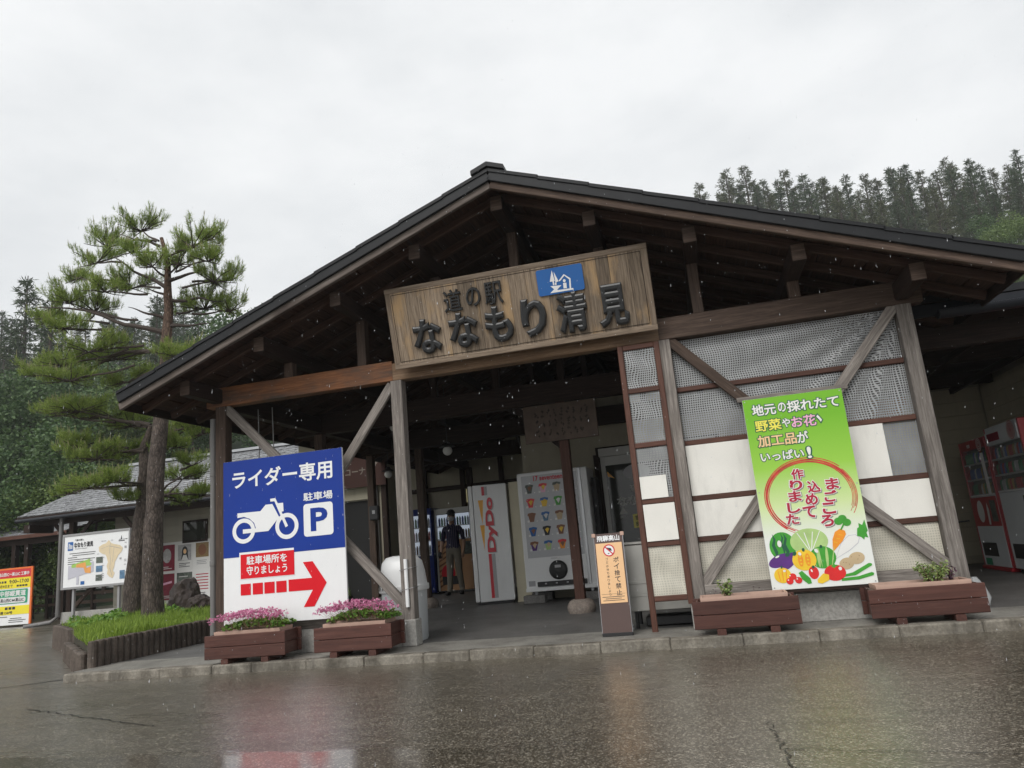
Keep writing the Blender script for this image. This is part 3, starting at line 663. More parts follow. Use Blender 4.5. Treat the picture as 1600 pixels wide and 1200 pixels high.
# brushed circle
q = MB()
for k in range(7):
    dr_ = .012*k; ring(q, pl, 6.225+random.uniform(-.006,.006), 1.085+random.uniform(-.006,.006), .392-dr_*.55, .345-dr_*.5, random.uniform(.0035,.011), .0015+k*.00015, 60, math.radians(48-6*k-random.uniform(0,14)), math.radians(238+random.uniform(-8,14)))
for k in range(5): ring(q, pl, 6.225, 1.085, .392-.010*k, .345-.010*k, random.uniform(.004,.010), .0016+k*.00015, 24, math.radians(-28+random.uniform(-8,8)), math.radians(40+random.uniform(-5,8)))
q.build('brush_circle', MAT['v_ring'], gs)
def vert(body, uc, vt, vb, wd, mats, offs, du=0.0, name='lettering'):
    n = len(body); st = (vt-vb)/n
    for (mt, off, h, dx, dy) in mats:
        q = MB()
        for i, ch in enumerate(body):
            cu = uc + du*(i/(max(n-1,1))); letters(q, pl, ch, cu-wd/2+dx, vt-(i+1)*st+.006+dy, cu+wd/2+dx, vt-i*st-.006+dy, h, off)
        q.build(name, MAT[mt], gs)
tri = (('v_grey', .07, .0022, .008, -.008), ('v_white', .075, .0030, 0, 0), ('v_crimson', .035, .0042, 0, 0))
vert('作りました', 6.150, 1.345, .855, .098, tri, None, -.105); vert('込めて', 6.268, 1.225, .900, .098, tri, None, -.072); vert('まごころ', 6.425, 1.232, .812, .098, tri, None, -.095)
# vegetables
def veg(mat, fn, h): 
    q = MB(); fn(q, h)
    for k_, f in enumerate(q.f):        # every drawn piece stays its own print, a hair above the one before
        p_ = MB(); p_.add([tuple(Vector(q.v[i])+pl.n*.00012*k_) for i in f], [tuple(range(len(f)))]); p_.build('vegetable_print', MAT[mat], gs)
veg('v_green', lambda q, h: ell(q, pl, 5.925, .675, .112, .125, h), .0020)
veg('v_darkgreen', lambda q, h: [pgon(q, pl, [(5.90+dx,.79),(5.925+dx,.74),(5.91+dx,.69),(5.93+dx,.63),(5.915+dx,.57),(5.90+dx,.63),(5.885+dx,.69),(5.905+dx,.74)], h) for dx in (-.05, .045)], .0024)
veg('v_lgreen', lambda q, h: ell(q, pl, 6.150, .700, .158, .112, h), .0028)
veg('v_white', lambda q, h: [pgon(q, pl, [(6.15,.60),(6.158,.60),(6.155+dx,.78),(6.148+dx,.78)], h) for dx in (-.09,-.03,.04,.10)], .0030)
veg('v_purple', lambda q, h: [ell(q, pl, 5.885, .555, .105, .052, h, 24, .35), ell(q, pl, 5.955, .545, .095, .048, h+.0002, 24, .75)], .0034)
veg('v_green', lambda q, h: ell(q, pl, 6.240, .555, .110, .095, h), .0034)
veg('v_lgreen', lambda q, h: [ell(q, pl, 6.205+dx, .555, .012, .085, h, 16, -dx) for dx in (0, .07)], .0038)
veg('v_gold', lambda q, h: ell(q, pl, 6.085, .545, .100, .090, h), .0042)
veg('v_orange', lambda q, h: [ell(q, pl, 6.055, .545, .022, .055, h, 18), ell(q, pl, 6.115, .545, .022, .055, h, 18)], .0045)
veg('v_gold', lambda q, h: ell(q, pl, 5.885, .428, .072, .066, h), .0046)
veg('v_orange', lambda q, h: [ell(q, pl, 5.885+dx, .425, .004, .055, h, 12, -dx*4) for dx in (-.03, 0, .03)], .0048)
veg('v_red', lambda q, h: [ell(q, pl, u_, v_, .030, .028, h, 18) for u_, v_ in ((5.967,.412),(5.937,.375),(6.010,.378))], .0050)
veg('v_green', lambda q, h: [pgon(q, pl, [(6.02,.44),(6.05,.455),(6.11,.385),(6.115,.345),(6.085,.34),(6.04,.385)], h)], .0050)
veg('v_red', lambda q, h: [ell(q, pl, 6.145, .432, .042, .055, h, 20), ell(q, pl, 6.318, .418, .088, .068, h)], .0046)
veg('v_gold', lambda q, h: pgon(q, pl, [(6.165,.37),(6.22,.42),(6.265,.405),(6.26,.36),(6.20,.335),(6.165,.345)], h), .0052)
veg('v_white', lambda q, h: [ell(q, pl, 6.365, .450, .014, .016, h, 12), ell(q, pl, 5.90, .70, .018, .03, h, 12), ell(q, pl, 5.905, .465, .012, .01, h, 12)], .0054)
veg('v_green', lambda q, h: pgon(q, pl, [(6.29,.475),(6.31,.485),(6.32,.498),(6.33,.485),(6.355,.478),(6.33,.468),(6.318,.455),(6.305,.468)], h), .0056)
veg('v_orange', lambda q, h: pgon(q, pl, [(6.332,.602),(6.345,.700),(6.375,.762),(6.42,.785),(6.458,.765),(6.462,.735),(6.425,.68),(6.345,.605)], h), .0040)
veg('v_green', lambda q, h: [ell(q, pl, 6.455+dx, .835+dz, .036, .032, h, 16) for dx, dz in ((-.035,.015),(.03,.0),(0,.035))]+[pgon(q, pl, [(6.42,.775),(6.432,.772),(6.465,.82),(6.452,.825)], h)], .0042)
veg('v_white', lambda q, h: pgon(q, pl, [(6.345,.535),(6.41,.66),(6.48,.718),(6.535,.722),(6.562,.695),(6.545,.655),(6.47,.60)], h), .0030)
veg('plan_grey', lambda q, h: pgon(q, pl, [(6.341,.531),(6.407,.662),(6.478,.722),(6.538,.726),(6.566,.695),(6.548,.652),(6.472,.596)], h), .0027)
veg('v_green', lambda q, h: pgon(q, pl, [(6.548,.712),(6.56,.775),(6.575,.785),(6.578,.82),(6.605,.80),(6.63,.845),(6.637,.79),(6.642,.75),(6.628,.735),(6.636,.69),(6.61,.70),(6.60,.675),(6.58,.70)], h), .0036)
veg('v_cream', lambda q, h: [ell(q, pl, 6.512, .527, .066, .050, h, 24, .2), ell(q, pl, 6.425, .488, .062, .048, h+.0002, 24, .3)], .0038)
veg('v_green', lambda q, h: [pgon(q, pl, [(6.36,.375),(6.37,.395),(6.46,.41),(6.60,.478),(6.622,.474),(6.625,.458),(6.48,.385)], h), pgon(q, pl, [(6.36,.345),(6.362,.368),(6.50,.375),(6.61,.402),(6.628,.393),(6.622,.375),(6.50,.348)], h+.0002)], .0044)
veg('v_darkgreen', lambda q, h: [ell(q, pl, 5.952, .602, .022, .016, h, 12, .6), ell(q, pl, 6.012, .605, .020, .015, h, 12, .9), ell(q, pl, 6.09, .632, .012, .016, h, 10), ell(q, pl, 6.24, .648, .012, .014, h, 10), ell(q, pl, 6.148, .480, .012, .014, h, 10), ell(q, pl, 5.885, .498, .007, .014, h, 10)], .0060)
veg('v_darkgreen', lambda q, h: [pgon(q, pl, [(5.925+dx,.792),(5.945+dx,.75),(5.93+dx,.70),(5.95+dx,.65),(5.935+dx,.60),(5.928+dx,.65),(5.915+dx,.70),(5.932+dx,.75)], h) for dx in (-.005,)], .0026)
veg('v_lgreen', lambda q, h: [ell(q, pl, 6.24+dx, .555, .004, .088, h, 14, -dx*3) for dx in (-.08,-.02,.03,.085)], .0040)
veg('v_white', lambda q, h: [ell(q, pl, 6.130, .450, .007, .014, h, 10, .3), ell(q, pl, 5.945, .422, .006, .006, h, 8), ell(q, pl, 5.925, .385, .006, .006, h, 8), ell(q, pl, 6.0, .390, .006, .006, h, 8), ell(q, pl, 5.865, .590, .020, .008, h, 12, .4), ell(q, pl, 6.195, .615, .014, .02, h, 12, .5), ell(q, pl, 6.055, .60, .012, .016, h, 12, .5)], .0062)
veg('v_gold', lambda q, h: [pgon(q, pl, [(6.37+dx,.70+dx*1.2),(6.40+dx,.69+dx*1.2),(6.40+dx,.694+dx*1.2),(6.37+dx,.704+dx*1.2)], h) for dx in (-.02,.005,.03)], .0044)
veg('v_gold', lambda q, h: [ell(q, pl, 6.055, .545+dz, .009, .008, h, 8) for dz in (-.03,0,.03)]+[ell(q, pl, 6.115, .545+dz, .009, .008, h, 8) for dz in (-.03,0,.03)], .0049)
veg('tan_brown', lambda q, h: [ell(q, pl, 6.50+dx, .53+dz, .004, .003, h, 8) for dx, dz in ((-.03,.01),(.02,-.012),(0.035,.015),(-.08,-.035),(-.055,-.05),(-.1,-.03))], .0046)
for x_ in (x0+.02, x1-.02):
    for z_ in (z0+.02, (z0+z1)/2, z1-.02):
        q = MB(); ell(q, pl, x_, z_, .006, .006, .0025, 10); q.build('screw', MAT['aluminium'], gs)
bar('lower_rail', (5.77, -.15, .288), (6.66, -.15, .288), .03, .03, MAT['dark_wood'], gs)

# ================================================================== no-littering notice stand
ns = thing('litter_notice', (4.37, -.14, 0), 'slim peach and dark brown no-littering notice stand on the kerb', 'sign')
lean = Vector((0, .10, .93)); pl = Plane((4.235, -.165, .03), (1,-.03,0), lean); NW, NH = .275, .905
fm = MB(); c8 = [pl(0,0,-.02), pl(NW,0,-.02), pl(NW,NH,-.02), pl(0,NH,-.02)]
fm.poly(c8, pl.n*.018); recalc(fm.build('panel', MAT['dark_brown_print'], ns))
q = MB(); rect(q, pl, .012, .265, NW-.012, .815, .001); q.build('peach_print', MAT['orange_print'], ns)
q = MB(); letters(q, pl, '飛騨高山', .03, .833, NW-.03, .885, .002, .03); q.build('white_lettering', MAT['white_paint'], ns)
q = MB(); ell(q, pl, .135, .745, .052, .052, .002); q.build('prohibition_disc', MAT['white_paint'], ns)
q = MB(); pgon(q, pl, [(.105,.775),(.155,.765),(.165,.74),(.14,.742),(.115,.755)], .0028); pgon(q, pl, [(.12,.715),(.13,.722),(.138,.716),(.13,.71)], .0028); q.build('hand_print', MAT['ink'], ns)
q = MB(); ring(q, pl, .135, .745, .056, .056, .010, .0034); pgon(q, pl, [(.098,.775),(.106,.782),(.172,.715),(.165,.707)], .0038); q.build('prohibition_ring', MAT['logo_red'], ns)
q = MB()
for i, ch in enumerate('ポイ捨て禁止'): letters(q, pl, ch, .168, .632-.060*i, .218, .680-.060*i, .002, .01)
for i, ch in enumerate('ゴミは持ち帰りましょう'): letters(q, pl, ch, .095, .655-.0325*i, .117, .678-.0325*i, .002, 0)
for i, w_ in enumerate((.21, .15, .20)): rect(q, pl, .03+(.21-w_)/2, .318-.016*i, .03+(.21-w_)/2+w_, .323-.016*i, .002)
rect(q, pl, .025, .345, NW-.025, .347, .002); q.build('dark_lettering', MAT['ink'], ns)
fr_ = MB()
fr_.box(4.232, -.175, 0.0, 4.515, -.135, .032, .003); fr_.build('foot_rail', MAT['rubber_black'], ns)
for u in (0, NW): bar('side_frame', pl(u, 0, -.02), pl(u, NH, -.02), .012, .03, MAT['aluminium'], ns, up=pl.n)
for u in (.03, NW-.03): bar('rear_leg', pl(u, NH-.03, -.03), (pl(u,0,0).x, .16, .0), .015, .02, MAT['rubber_black'], ns)
for u in (.0, NW): 
    q = MB(); pp = pl(u, NH-.012, .004); q.box(pp.x-.018, pp.y-.006, pp.z-.018, pp.x+.018, pp.y+.004, pp.z+.018, .003); q.build('corner_cap', MAT['v_pink'] if False else MAT['terracotta'], ns)
# ================================================================== flower boxes on the pavement
def flower_box(x0, x1, yf, label, rz=0.0, dy=.36):
    cx_ = (x0+x1)/2; W_ = x1-x0
    fb = thing('flower_box', (cx_, yf+dy/2, 0), label, 'planter', 'wooden flower boxes along the kerb', rz)
    R = Matrix.Translation((cx_, yf+dy/2, 0)) @ Matrix.Rotation(rz, 4, 'Z')
    hw = W_/2; z0 = .055; bh = .112
    def bd(name, a, c, wd, he, mat='planter_wood'): bar(name, R @ Vector(a), R @ Vector(c), wd, he, MAT[mat], fb)
    for k in range(2):
        z = z0 + bh/2 + k*(bh+.003)
        bd('plank', (-hw, -dy/2+.012, z), (hw, -dy/2+.012, z), .024, bh); bd('plank', (-hw, dy/2-.012, z), (hw, dy/2-.012, z), .024, bh)
        for s in (-1, 1): bd('end_plank', (s*(hw-.045), -dy/2+.026, z), (s*(hw-.045), dy/2-.026, z), .022, bh)
    for s in (-1, 1): bd('skid', (s*W_*.25, -dy/2+.0, .027), (s*W_*.25, dy/2-.01, .027), .075, .053)
    t_ = MB(); L2, D2 = hw-.075, dy/2-.045
    prof = [(L2-.02, D2-.02, .07), (L2, D2, .295), (L2, D2, .312), (L2-.02, D2-.02, .312), (L2-.022, D2-.022, .285)]
    V = []; F = []
    for a, c, z in prof: V += [(-a,-c,z),(a,-c,z),(a,c,z),(-a,c,z)]
    for i in range(len(prof)-1):
        for k in range(4): F.append((i*4+k, i*4+(k+1) % 4, (i+1)*4+(k+1) % 4, (i+1)*4+k))
    F.append((3,2,1,0)); t_.add(V, F); t_.build('liner', MAT['terracotta'], fb, M=R)
    s_ = MB(); a, c, z = L2-.0225, D2-.0225, .286; s_.add([(-a,-c,z),(a,-c,z),(a,c,z),(-a,c,z)], [(0,1,2,3)]); s_.build('soil', MAT['soil'], fb, M=R)
    return R
def leaf_mat(name, a, b_, rough=.5, trans=.25):
    m, t, b = new_mat(name); n = noise(t, coords(t), 3.2, 4); w2 = nd(t, 'ShaderNodeTexWhiteNoise', noise_dimensions='3D')
    geo = t.nodes.new('ShaderNodeNewGeometry'); r = ramp(t, [(.15, a), (.85, b_)])
    mx_ = nd(t, 'ShaderNodeMath', operation='MULTIPLY_ADD'); t.links.new(geo.outputs['Random Per Island'], mx_.inputs[0]); mx_.inputs[1].default_value = .6
    hl = nd(t, 'ShaderNodeMath', operation='MULTIPLY'); t.links.new(n, hl.inputs[0]); hl.inputs[1].default_value = .5; t.links.new(hl.outputs[0], mx_.inputs[2])
    t.links.new(mx_.outputs[0], r.inputs['Fac']); t.links.new(r.outputs['Color'], b.inputs['Base Color']); setr(b, rough, .35)
    tr = t.nodes.new('ShaderNodeBsdfTranslucent'); t.links.new(r.outputs['Color'], tr.inputs['Color']); ms = t.nodes.new('ShaderNodeMixShader'); ms.inputs[0].default_value = trans
    o_ = t.nodes['Material Output']; t.links.new(b.outputs[0], ms.inputs[1]); t.links.new(tr.outputs[0], ms.inputs[2]); t.links.new(ms.outputs[0], o_.inputs['Surface'])
    return m
leaf_mat('leaf_clump', (.055,.15,.018), (.20,.36,.06)); leaf_mat('leaf_young', (.10,.20,.05), (.36,.42,.16)); leaf_mat('petal_pink', (.50,.10,.26), (.80,.38,.55), .6, .3)
leaf_mat('stem', (.16,.05,.06), (.28,.18,.10)); leaf_mat('leaf_purple', (.05,.03,.05), (.14,.07,.10))
def leaflets(cen, size, nrm_up=.6, n=5, rng=RNG):
    """arrays of small n-gon leaves at the given centres"""
    cen = np.asarray(cen); k = len(cen); nv = rng.normal(size=(k,3)); nv[:,2] = np.abs(nv[:,2])+nrm_up; nv /= np.linalg.norm(nv, axis=1)[:,None]
    a = np.cross(nv, rng.normal(size=(k,3))); a /= np.linalg.norm(a, axis=1)[:,None]; c = np.cross(nv, a)
    sz = np.asarray(size) if np.ndim(size) else np.full(k, size); V = []
    for i in range(n):
        th = 2*math.pi*i/n; V.append(cen + (a*math.cos(th)*1.25 + c*math.sin(th)*.85)*sz[:,None])
    V = np.stack(V, 1).reshape(-1, 3); F = np.arange(k*n).reshape(k, n); return V, F
def np_obj(name, V, F, mat, parent=None, M=None, kind=None):
    me = bpy.data.meshes.new(name); me.from_pydata(V.tolist() if hasattr(V, 'tolist') else V, [], F.tolist() if hasattr(F, 'tolist') else F); me.materials.append(mat); me.update()
    o = bpy.data.objects.new(name, me); COL.objects.link(o); parent_to(o, parent); M = M or Matrix.Identity(4); o.matrix_basis = M; reg(o, M)
    if kind: o['kind'] = kind
    return o
def flower_clump(R, u0, u1, label, hgt=.13, nl=520, nf=210, dy=.15):
    hw = (u1-u0)/2; uc = (u0+u1)/2
    o = thing('pink_flowers', R @ Vector((uc, 0, .286)), label, 'plant', 'pink flowering clumps')
    r = RNG; a = r.uniform(-1, 1, nl); b_ = r.uniform(-1, 1, nl); h = r.uniform(.15, 1, nl)**.5 * hgt*.75*(1-.45*a*a)
    C = np.stack([uc+a*hw*1.05, b_*dy*1.15, .29+h], 1); V, F = leaflets(C, r.uniform(.011, .02, nl), .9, 6); np_obj('leaves', V, F, MAT['leaf_clump'], o, R)
    a = r.uniform(-1, 1, nf); b_ = r.uniform(-1.25, 1, nf); lean = -.07 + r.normal(0, .035, nf)
    B = np.stack([uc+a*hw, b_*dy, np.full(nf, .33)], 1); T = B + np.stack([lean+.05*a, r.normal(-.02, .035, nf), hgt*(.62+.42*r.random(nf))*(1-.3*a*a)], 1)
    mb = MB()
    for p_, q_ in zip(B, T):
        mb.add([p_+np.array((-.0012,0,0)), p_+np.array((.0012,0,0)), q_], [(0,1,2)])
    mb.build('stems', MAT['stem'], o, M=R)
    K = np.repeat(T, 4, 0) + r.normal(0, .006, (nf*4, 3)); V, F = leaflets(K, r.uniform(.005, .011, nf*4), .2, 5); np_obj('blossoms', V, F, MAT['petal_pink'], o, R)
def sprig(R, uc, rad, hgt, label, mat='leaf_young', nl=260, v=0.0, ns=9):
    o = thing('leafy_plant', R @ Vector((uc, v, .286)), label, 'plant'); r = RNG; mb = MB(); C = []
    for k in range(ns):
        an = r.uniform(0, 6.28); d = rad*math.sqrt(r.random()); top = np.array((uc+d*math.cos(an), v+.6*d*math.sin(an), .286+hgt*(.6+.4*r.random()))); bot = np.array((uc+.3*d*math.cos(an), v+.2*d*math.sin(an), .286))
        mb.tube([bot, (bot+top)/2+r.normal(0,.006,3), top], [.003,.0025,.0015], 5)
        m_ = nl//ns; tt_ = r.uniform(.25, 1.05, m_); C.append(bot+(top-bot)*tt_[:,None] + r.normal(0, .013, (m_,3)))
    mb.build('stems', MAT['stem'], o, M=R); C = np.concatenate(C); V, F = leaflets(C, r.uniform(.006, .013, len(C)), .6, 5); np_obj('leaves', V, F, MAT[mat], o, R)
R1 = flower_box(.27, 1.14, -.53, 'brown wooden flower box with pink flowers nearest the log-edged bed', .06)
R2 = flower_box(1.47, 2.27, -.505, 'brown wooden flower box with pink flowers beside the porch post', .03)
R3 = flower_box(5.08, 5.95, -.515, 'brown wooden flower box with one small green sprig left of green sign', 0)
R4 = flower_box(6.49, 7.35, -.50, 'brown wooden flower box with bushy herb at the right-hand corner post', 0)
flower_clump(R1, -.24, .36, 'pink flowering clump in the flower box nearest the log-edged bed', .165, 900, 420); flower_clump(R2, -.24, .36, 'pink flowering clump in the flower box beside the porch post', .18, 900, 420)
sprig(R3, -.13, .07, .14, 'small pale green sprig in the flower box left of green sign', nl=240)
sprig(R4, .12, .16, .17, 'bushy yellow-green herb in the flower box at corner post', nl=760, ns=22); sprig(R4, .26, .05, .12, 'thin dark purple herb at the right end of flower box', 'leaf_purple', 90, .05, 5)
def weed(x, y, s, label):
    o = thing('weed', (x, y, 0), label, 'plant', 'dry weeds against the plinth'); r = RNG; C = np.array((x, y, .26)) + r.normal(0, 1, (60,3))*np.array((.05,.012,.03))*s; V, F = leaflets(C, .008, .4, 4); np_obj('leaves', V, F, MAT['leaf_purple'], o)
    mb = MB(); [mb.add([(x-.002+.02*k, y, .0), (x+.002+.02*k, y, .0), (x+.03*k, y, .27)], [(0,1,2)]) for k in (-1,0,1)]; mb.build('stems', MAT['stem'], o)
weed(5.32, -.035, 1, 'dark dry weed by the foot of post behind sprig box'); weed(5.62, -.03, 1, 'dark dry weed against concrete plinth under green sign')

# ================================================================== stainless cabinet behind the net screen
sb_ = thing('steel_cabinet', (4.85, .45, 0), 'low stainless steel cabinet standing behind the net screen', 'cabinet')
q = MB(); q.box(4.475, .26, .16, 5.15, .72, .80, .008); q.build('body', MAT['steel'], sb_)
for z in (.30, .42): 
    q = MB(); q.box(4.48, .250, z, 5.145, .259, z+.03, .003); q.build('pressed_rib', MAT['steel'], sb_)
q = MB(); q.box(4.455, .245, .801, 5.17, .74, .825, .004); q.build('top', MAT['steel'], sb_)
for x in (4.52, 5.08): 
    for y in (.30, .66):
        q = MB(); q.lathe(x, y, [(.02,0),(.02,.16)], 10); q.build('foot', MAT['rubber_black'], sb_)
q = MB(); q.box(4.60, .36, .01, 5.05, .6, .10, .01); o = q.build('plastic_crate', MAT['rubber_black']); tag(o, 'black plastic crate tucked under the steel cabinet', 'crate')

# ================================================================== domed litter bin behind the porch post
bn_ = thing('litter_bin', (2.03, .42, 0), 'tall domed pale grey plastic litter bin behind the porch post', 'bin')
q = MB(); ns_ = 28
def sq(cx_, cy_, hw, hd, z, e_=3.4):
    return [(cx_+hw*abs(math.cos(a))**(2/e_)*math.copysign(1, math.cos(a)), cy_+hd*abs(math.sin(a))**(2/e_)*math.copysign(1, math.sin(a)), z) for a in [2*math.pi*k/ns_ for k in range(ns_)]]
def loft(mb, rings):
    V = []; F = []; n = len(rings[0])
    for rg in rings: V += rg
    for i in range(len(rings)-1):
        for k in range(n): F.append((i*n+k, i*n+(k+1) % n, (i+1)*n+(k+1) % n, (i+1)*n+k))
    F.append(tuple(range(n))[::-1]); F.append(tuple(range((len(rings)-1)*n, len(rings)*n))); mb.add(V, F)
bx, by = 2.02, .48
loft(q, [sq(bx,by,.205,.20,.0), sq(bx,by,.215,.21,.02), sq(bx,by,.225,.22,.50), sq(bx,by,.228,.222,.52)]); q.build('body', MAT['grey_plastic'], bn_, smooth=True)
q = MB(); loft(q, [sq(bx,by,.245,.235,.52), sq(bx,by,.25,.24,.53), sq(bx,by,.248,.238,.58), sq(bx,by,.232,.225,.585), sq(bx-.005,by,.22,.215,.72), sq(bx-.01,by,.20,.195,.83), sq(bx-.015,by,.15,.15,.885), sq(bx-.018,by,.08,.08,.90)]); q.build('hood', MAT['white_plastic'], bn_, smooth=True)
for k in range(4):
    q = MB(); q.box(bx-.19+.035*k, by-.236, .545, bx-.18+.035*k, by-.222, .66, .002); q.build('vent_slot', MAT['pipe_grey'], bn_)
m, t, b = new_mat('thin_plastic'); b.inputs['Base Color'].default_value = (.7,.72,.73,1); b.inputs['Roughness'].default_value = .25; b.inputs['Alpha'].default_value = .45
q = MB(); V = []; F = []; nn = 26
for j in range(7):
    for k in range(nn):
        a = 2*math.pi*k/nn; rr_ = .245+.022*math.sin(5*a+j)+.018*math.sin(9*a)+.012*j*(6-j)*.25; V.append((bx+rr_*math.cos(a), by+.98*rr_*math.sin(a), .53-.035*j+.01*math.sin(3*a)))
for j in range(6):
    for k in range(nn): F.append((j*nn+k, j*nn+(k+1) % nn, (j+1)*nn+(k+1) % nn, (j+1)*nn+k))
pass
# white tube wired to the post
wt = thing('white_tube', (2.27, -.03, .38), 'slim white plastic tube wired to the front of porch post', 'tube')
q = MB(); q.tube([(2.262,-.022,.385),(2.262,-.022,.86)], .020, 14); q.build('tube', MAT['white_plastic'], wt, smooth=True)
for z in (.56, .76):
    q = MB(); q.tube([(2.185,-.008,z-.012),(2.262,-.046,z),(2.325,-.008,z+.012),(2.33,.07,z+.015),(2.325,.135,z+.01),(2.185,.135,z-.01),(2.182,.06,z-.012),(2.185,-.008,z-.012)], .003, 6); q.build('wire', MAT['aluminium'], wt)
# folded umbrella bag / dark sack by the bin
q = MB(); loft(q, [sq(1.66,.62,.07,.06,0,2), sq(1.66,.62,.085,.075,.12,2), sq(1.665,.62,.075,.07,.3,2), sq(1.67,.62,.05,.05,.42,2), sq(1.675,.62,.02,.02,.47,2)]); o = q.build('dark_sack', MAT['pipe_grey'], smooth=True); tag(o, 'small dark sack slumped beside the litter bin', 'sack')

# ================================================================== inner shop front and walls
sh = thing('shop_front', (5.5, 5.0, 0), 'cream rendered shop front with glazed aluminium door inside the hall', 'building')
def wbox(name, x0, y0, z0, x1, y1, z1, mat, par, c=0.0):
    q = MB(); q.box(x0, y0, z0, x1, y1, z1, c); return q.build(name, MAT[mat], par)
wbox('wall', 2.42, 4.95, 0, 3.70, 5.07, 3.3, 'cream_wall', sh); wbox('wall', 3.70, 4.95, 2.33, 5.7, 5.07, 3.3, 'cream_wall', sh); wbox('wall', 5.7, 4.95, 0, 7.3, 5.07, 3.3, 'cream_wall', sh)
wbox('side_wall', 2.42, 5.07, 0, 2.54, 9.3, 3.6, 'cream_wall', sh)
wbox('back_wall', -2.0, 9.2, 0, 2.42, 9.32, 3.4, 'cream_wall', sh)
bar('lintel', (3.70, 4.93, 2.30), (5.7, 4.93, 2.30), .1, .12, MAT['dark_wood'], sh); bar('door_post', (3.70, 4.93, 0), (3.70, 4.93, 2.24), .1, .1, MAT['dark_wood'], sh)
for x in (-1.0, -.05, .9, 1.85): bar('wall_post', (x, 9.16, 0), (x, 9.16, 3.4), .11, .09, MAT['dark_wood'], sh)
bar('wall_rail', (-2.0, 9.17, 2.35), (2.42, 9.17, 2.35), .09, .1, MAT['dark_wood'], sh)
flat('transom_lit', (.55,.52,.33), .5, .05); MAT['transom_lit'].node_tree.nodes['Principled BSDF'].inputs['Emission Color'].default_value = (.9,.8,.45,1); MAT['transom_lit'].node_tree.nodes['Principled BSDF'].inputs['Emission Strength'].default_value = .16; wbox('transom_panel', -.0, 9.185, 1.98, .85, 9.198, 2.28, 'transom_lit', sh)
wbox('kick_wall', -2.0, 9.1, 0, 2.42, 9.19, .25, 'concrete', sh)
# glazed door
m, t, b = new_mat('door_glass'); b.inputs['Base Color'].default_value = (.05,.055,.045,1); b.inputs['Roughness'].default_value = .06; b.inputs['Alpha'].default_value = .72; b.inputs['Specular IOR Level'].default_value = .6
dd = thing('glass_door', (4.35, 4.95, 0), 'white-framed glass entrance door lettered with the shop name', 'door')
pl = Plane((0, 4.93, 0), (1,0,0), (0,0,1))
flat('door_white', (.50,.50,.47), .4, .04)
for (a, c, d, e_) in ((3.755,0,3.83,2.20),(5.55,0,5.62,2.20),(3.83,2.05,5.55,2.20),(3.83,0,5.55,.12)): wbox('frame', a, 4.915, c, d, 4.965, e_, 'door_white', dd, .004)
wbox('header_box', 3.745, 4.86, 2.20, 5.63, 4.965, 2.335, 'door_white', dd, .004); wbox('sensor', 4.28, 4.845, 2.25, 4.75, 4.859, 2.31, 'rubber_black', dd)
q = MB(); q.box(3.83, 4.938, .12, 5.55, 4.944, 2.05); q.build('pane', MAT['door_glass'], dd)
flat('glass_letter', (.45,.45,.42), .5, .04); H = -.004
q = MB(); letters(q, pl, '道の駅', 4.19, 1.585, 4.62, 1.695, H, .015); letters(q, pl, 'ななもり清見', 3.96, 1.37, 5.05, 1.52, H, .03); pgon(q, pl, [(3.97,1.24),(4.11,1.24),(4.04,1.36)], H); letters(q, pl, '自動ドア', 3.98, 1.17, 4.10, 1.21, H, .02); q.build('white_lettering', MAT['glass_letter'], dd)
q = MB(); ell(q, pl, 4.33, 1.90, .22, .13, H); q.build('oval_sticker', MAT['logo_grey'], dd)
q = MB(); rect(q, pl, 4.18, 1.00, 4.62, 1.22, H); q.build('yellow_notice', MAT['yellow_notice'], dd)
q = MB(); letters(q, pl, '営業時間', 4.22, 1.125, 4.58, 1.195, H+.002, .02); letters(q, pl, '8:30~17:00', 4.22, 1.03, 4.58, 1.095, H+.002, .01); q.build('notice_lettering', MAT['ink'], dd)
q = MB(); pgon(q, pl, [(3.85,1.87),(3.96,1.83),(3.85,1.95)], H); q.build('orange_sticker', MAT['logo_orange'], dd)
# shop interior seen darkly through the glass
wbox('shop_counter', 4.3, 6.3, 0, 6.2, 6.9, .95, 'cream_wall', sh); wbox('shop_back_wall', 2.54, 8.6, 0, 7.3, 8.7, 3.0, 'cream_wall', sh)
# left inner block with the corner sign
lb = thing('store_room', (-1.6, 6.2, 0), 'dim cream store room block left of the passage in the hall', 'building')
wbox('wall', -2.55, 6.15, 0, -1.75, 6.27, 3.4, 'cream_wall', lb); wbox('wall', -1.75, 6.15, 2.05, -1.0, 6.27, 3.4, 'cream_wall', lb); wbox('wall', -1.0, 6.15, 0, -.68, 6.27, 3.4, 'cream_wall', lb); wbox('side_wall', -.80, 6.27, 0, -.68, 7.4, 3.4, 'cream_wall', lb)
wbox('door', -1.73, 6.22, 0, -1.02, 6.25, 2.03, 'dark_void', lb)  # near-black sheet filling the doorway, painted darkness for the unlit space behind
for x in (-1.77, -.98): bar('door_post', (x, 6.13, 0), (x, 6.13, 2.4), .07, .06, MAT['brown_wood'], lb)
bar('corner_post', (-.68, 6.12, 0), (-.68, 6.12, 3.2), .11, .11, MAT['dark_wood'], lb)
q = MB(); q.tube([(-.86, 6.10, 0), (-.86, 6.10, 2.3)], .05, 12); q.build('drain_pipe', MAT['pipe_grey'], lb, smooth=True)
cs = thing('corner_sign', (-1.1, 6.0, 2.25), 'dark rust-red hanging signboard with faint lettering inside the hall', 'sign')
pl = Plane((0, 5.98, 0), (1,0,0), (0,0,1)); wbox('panel', -1.75, 5.98, 2.28, -.58, 6.02, 3.08, 'panel_rust', cs)
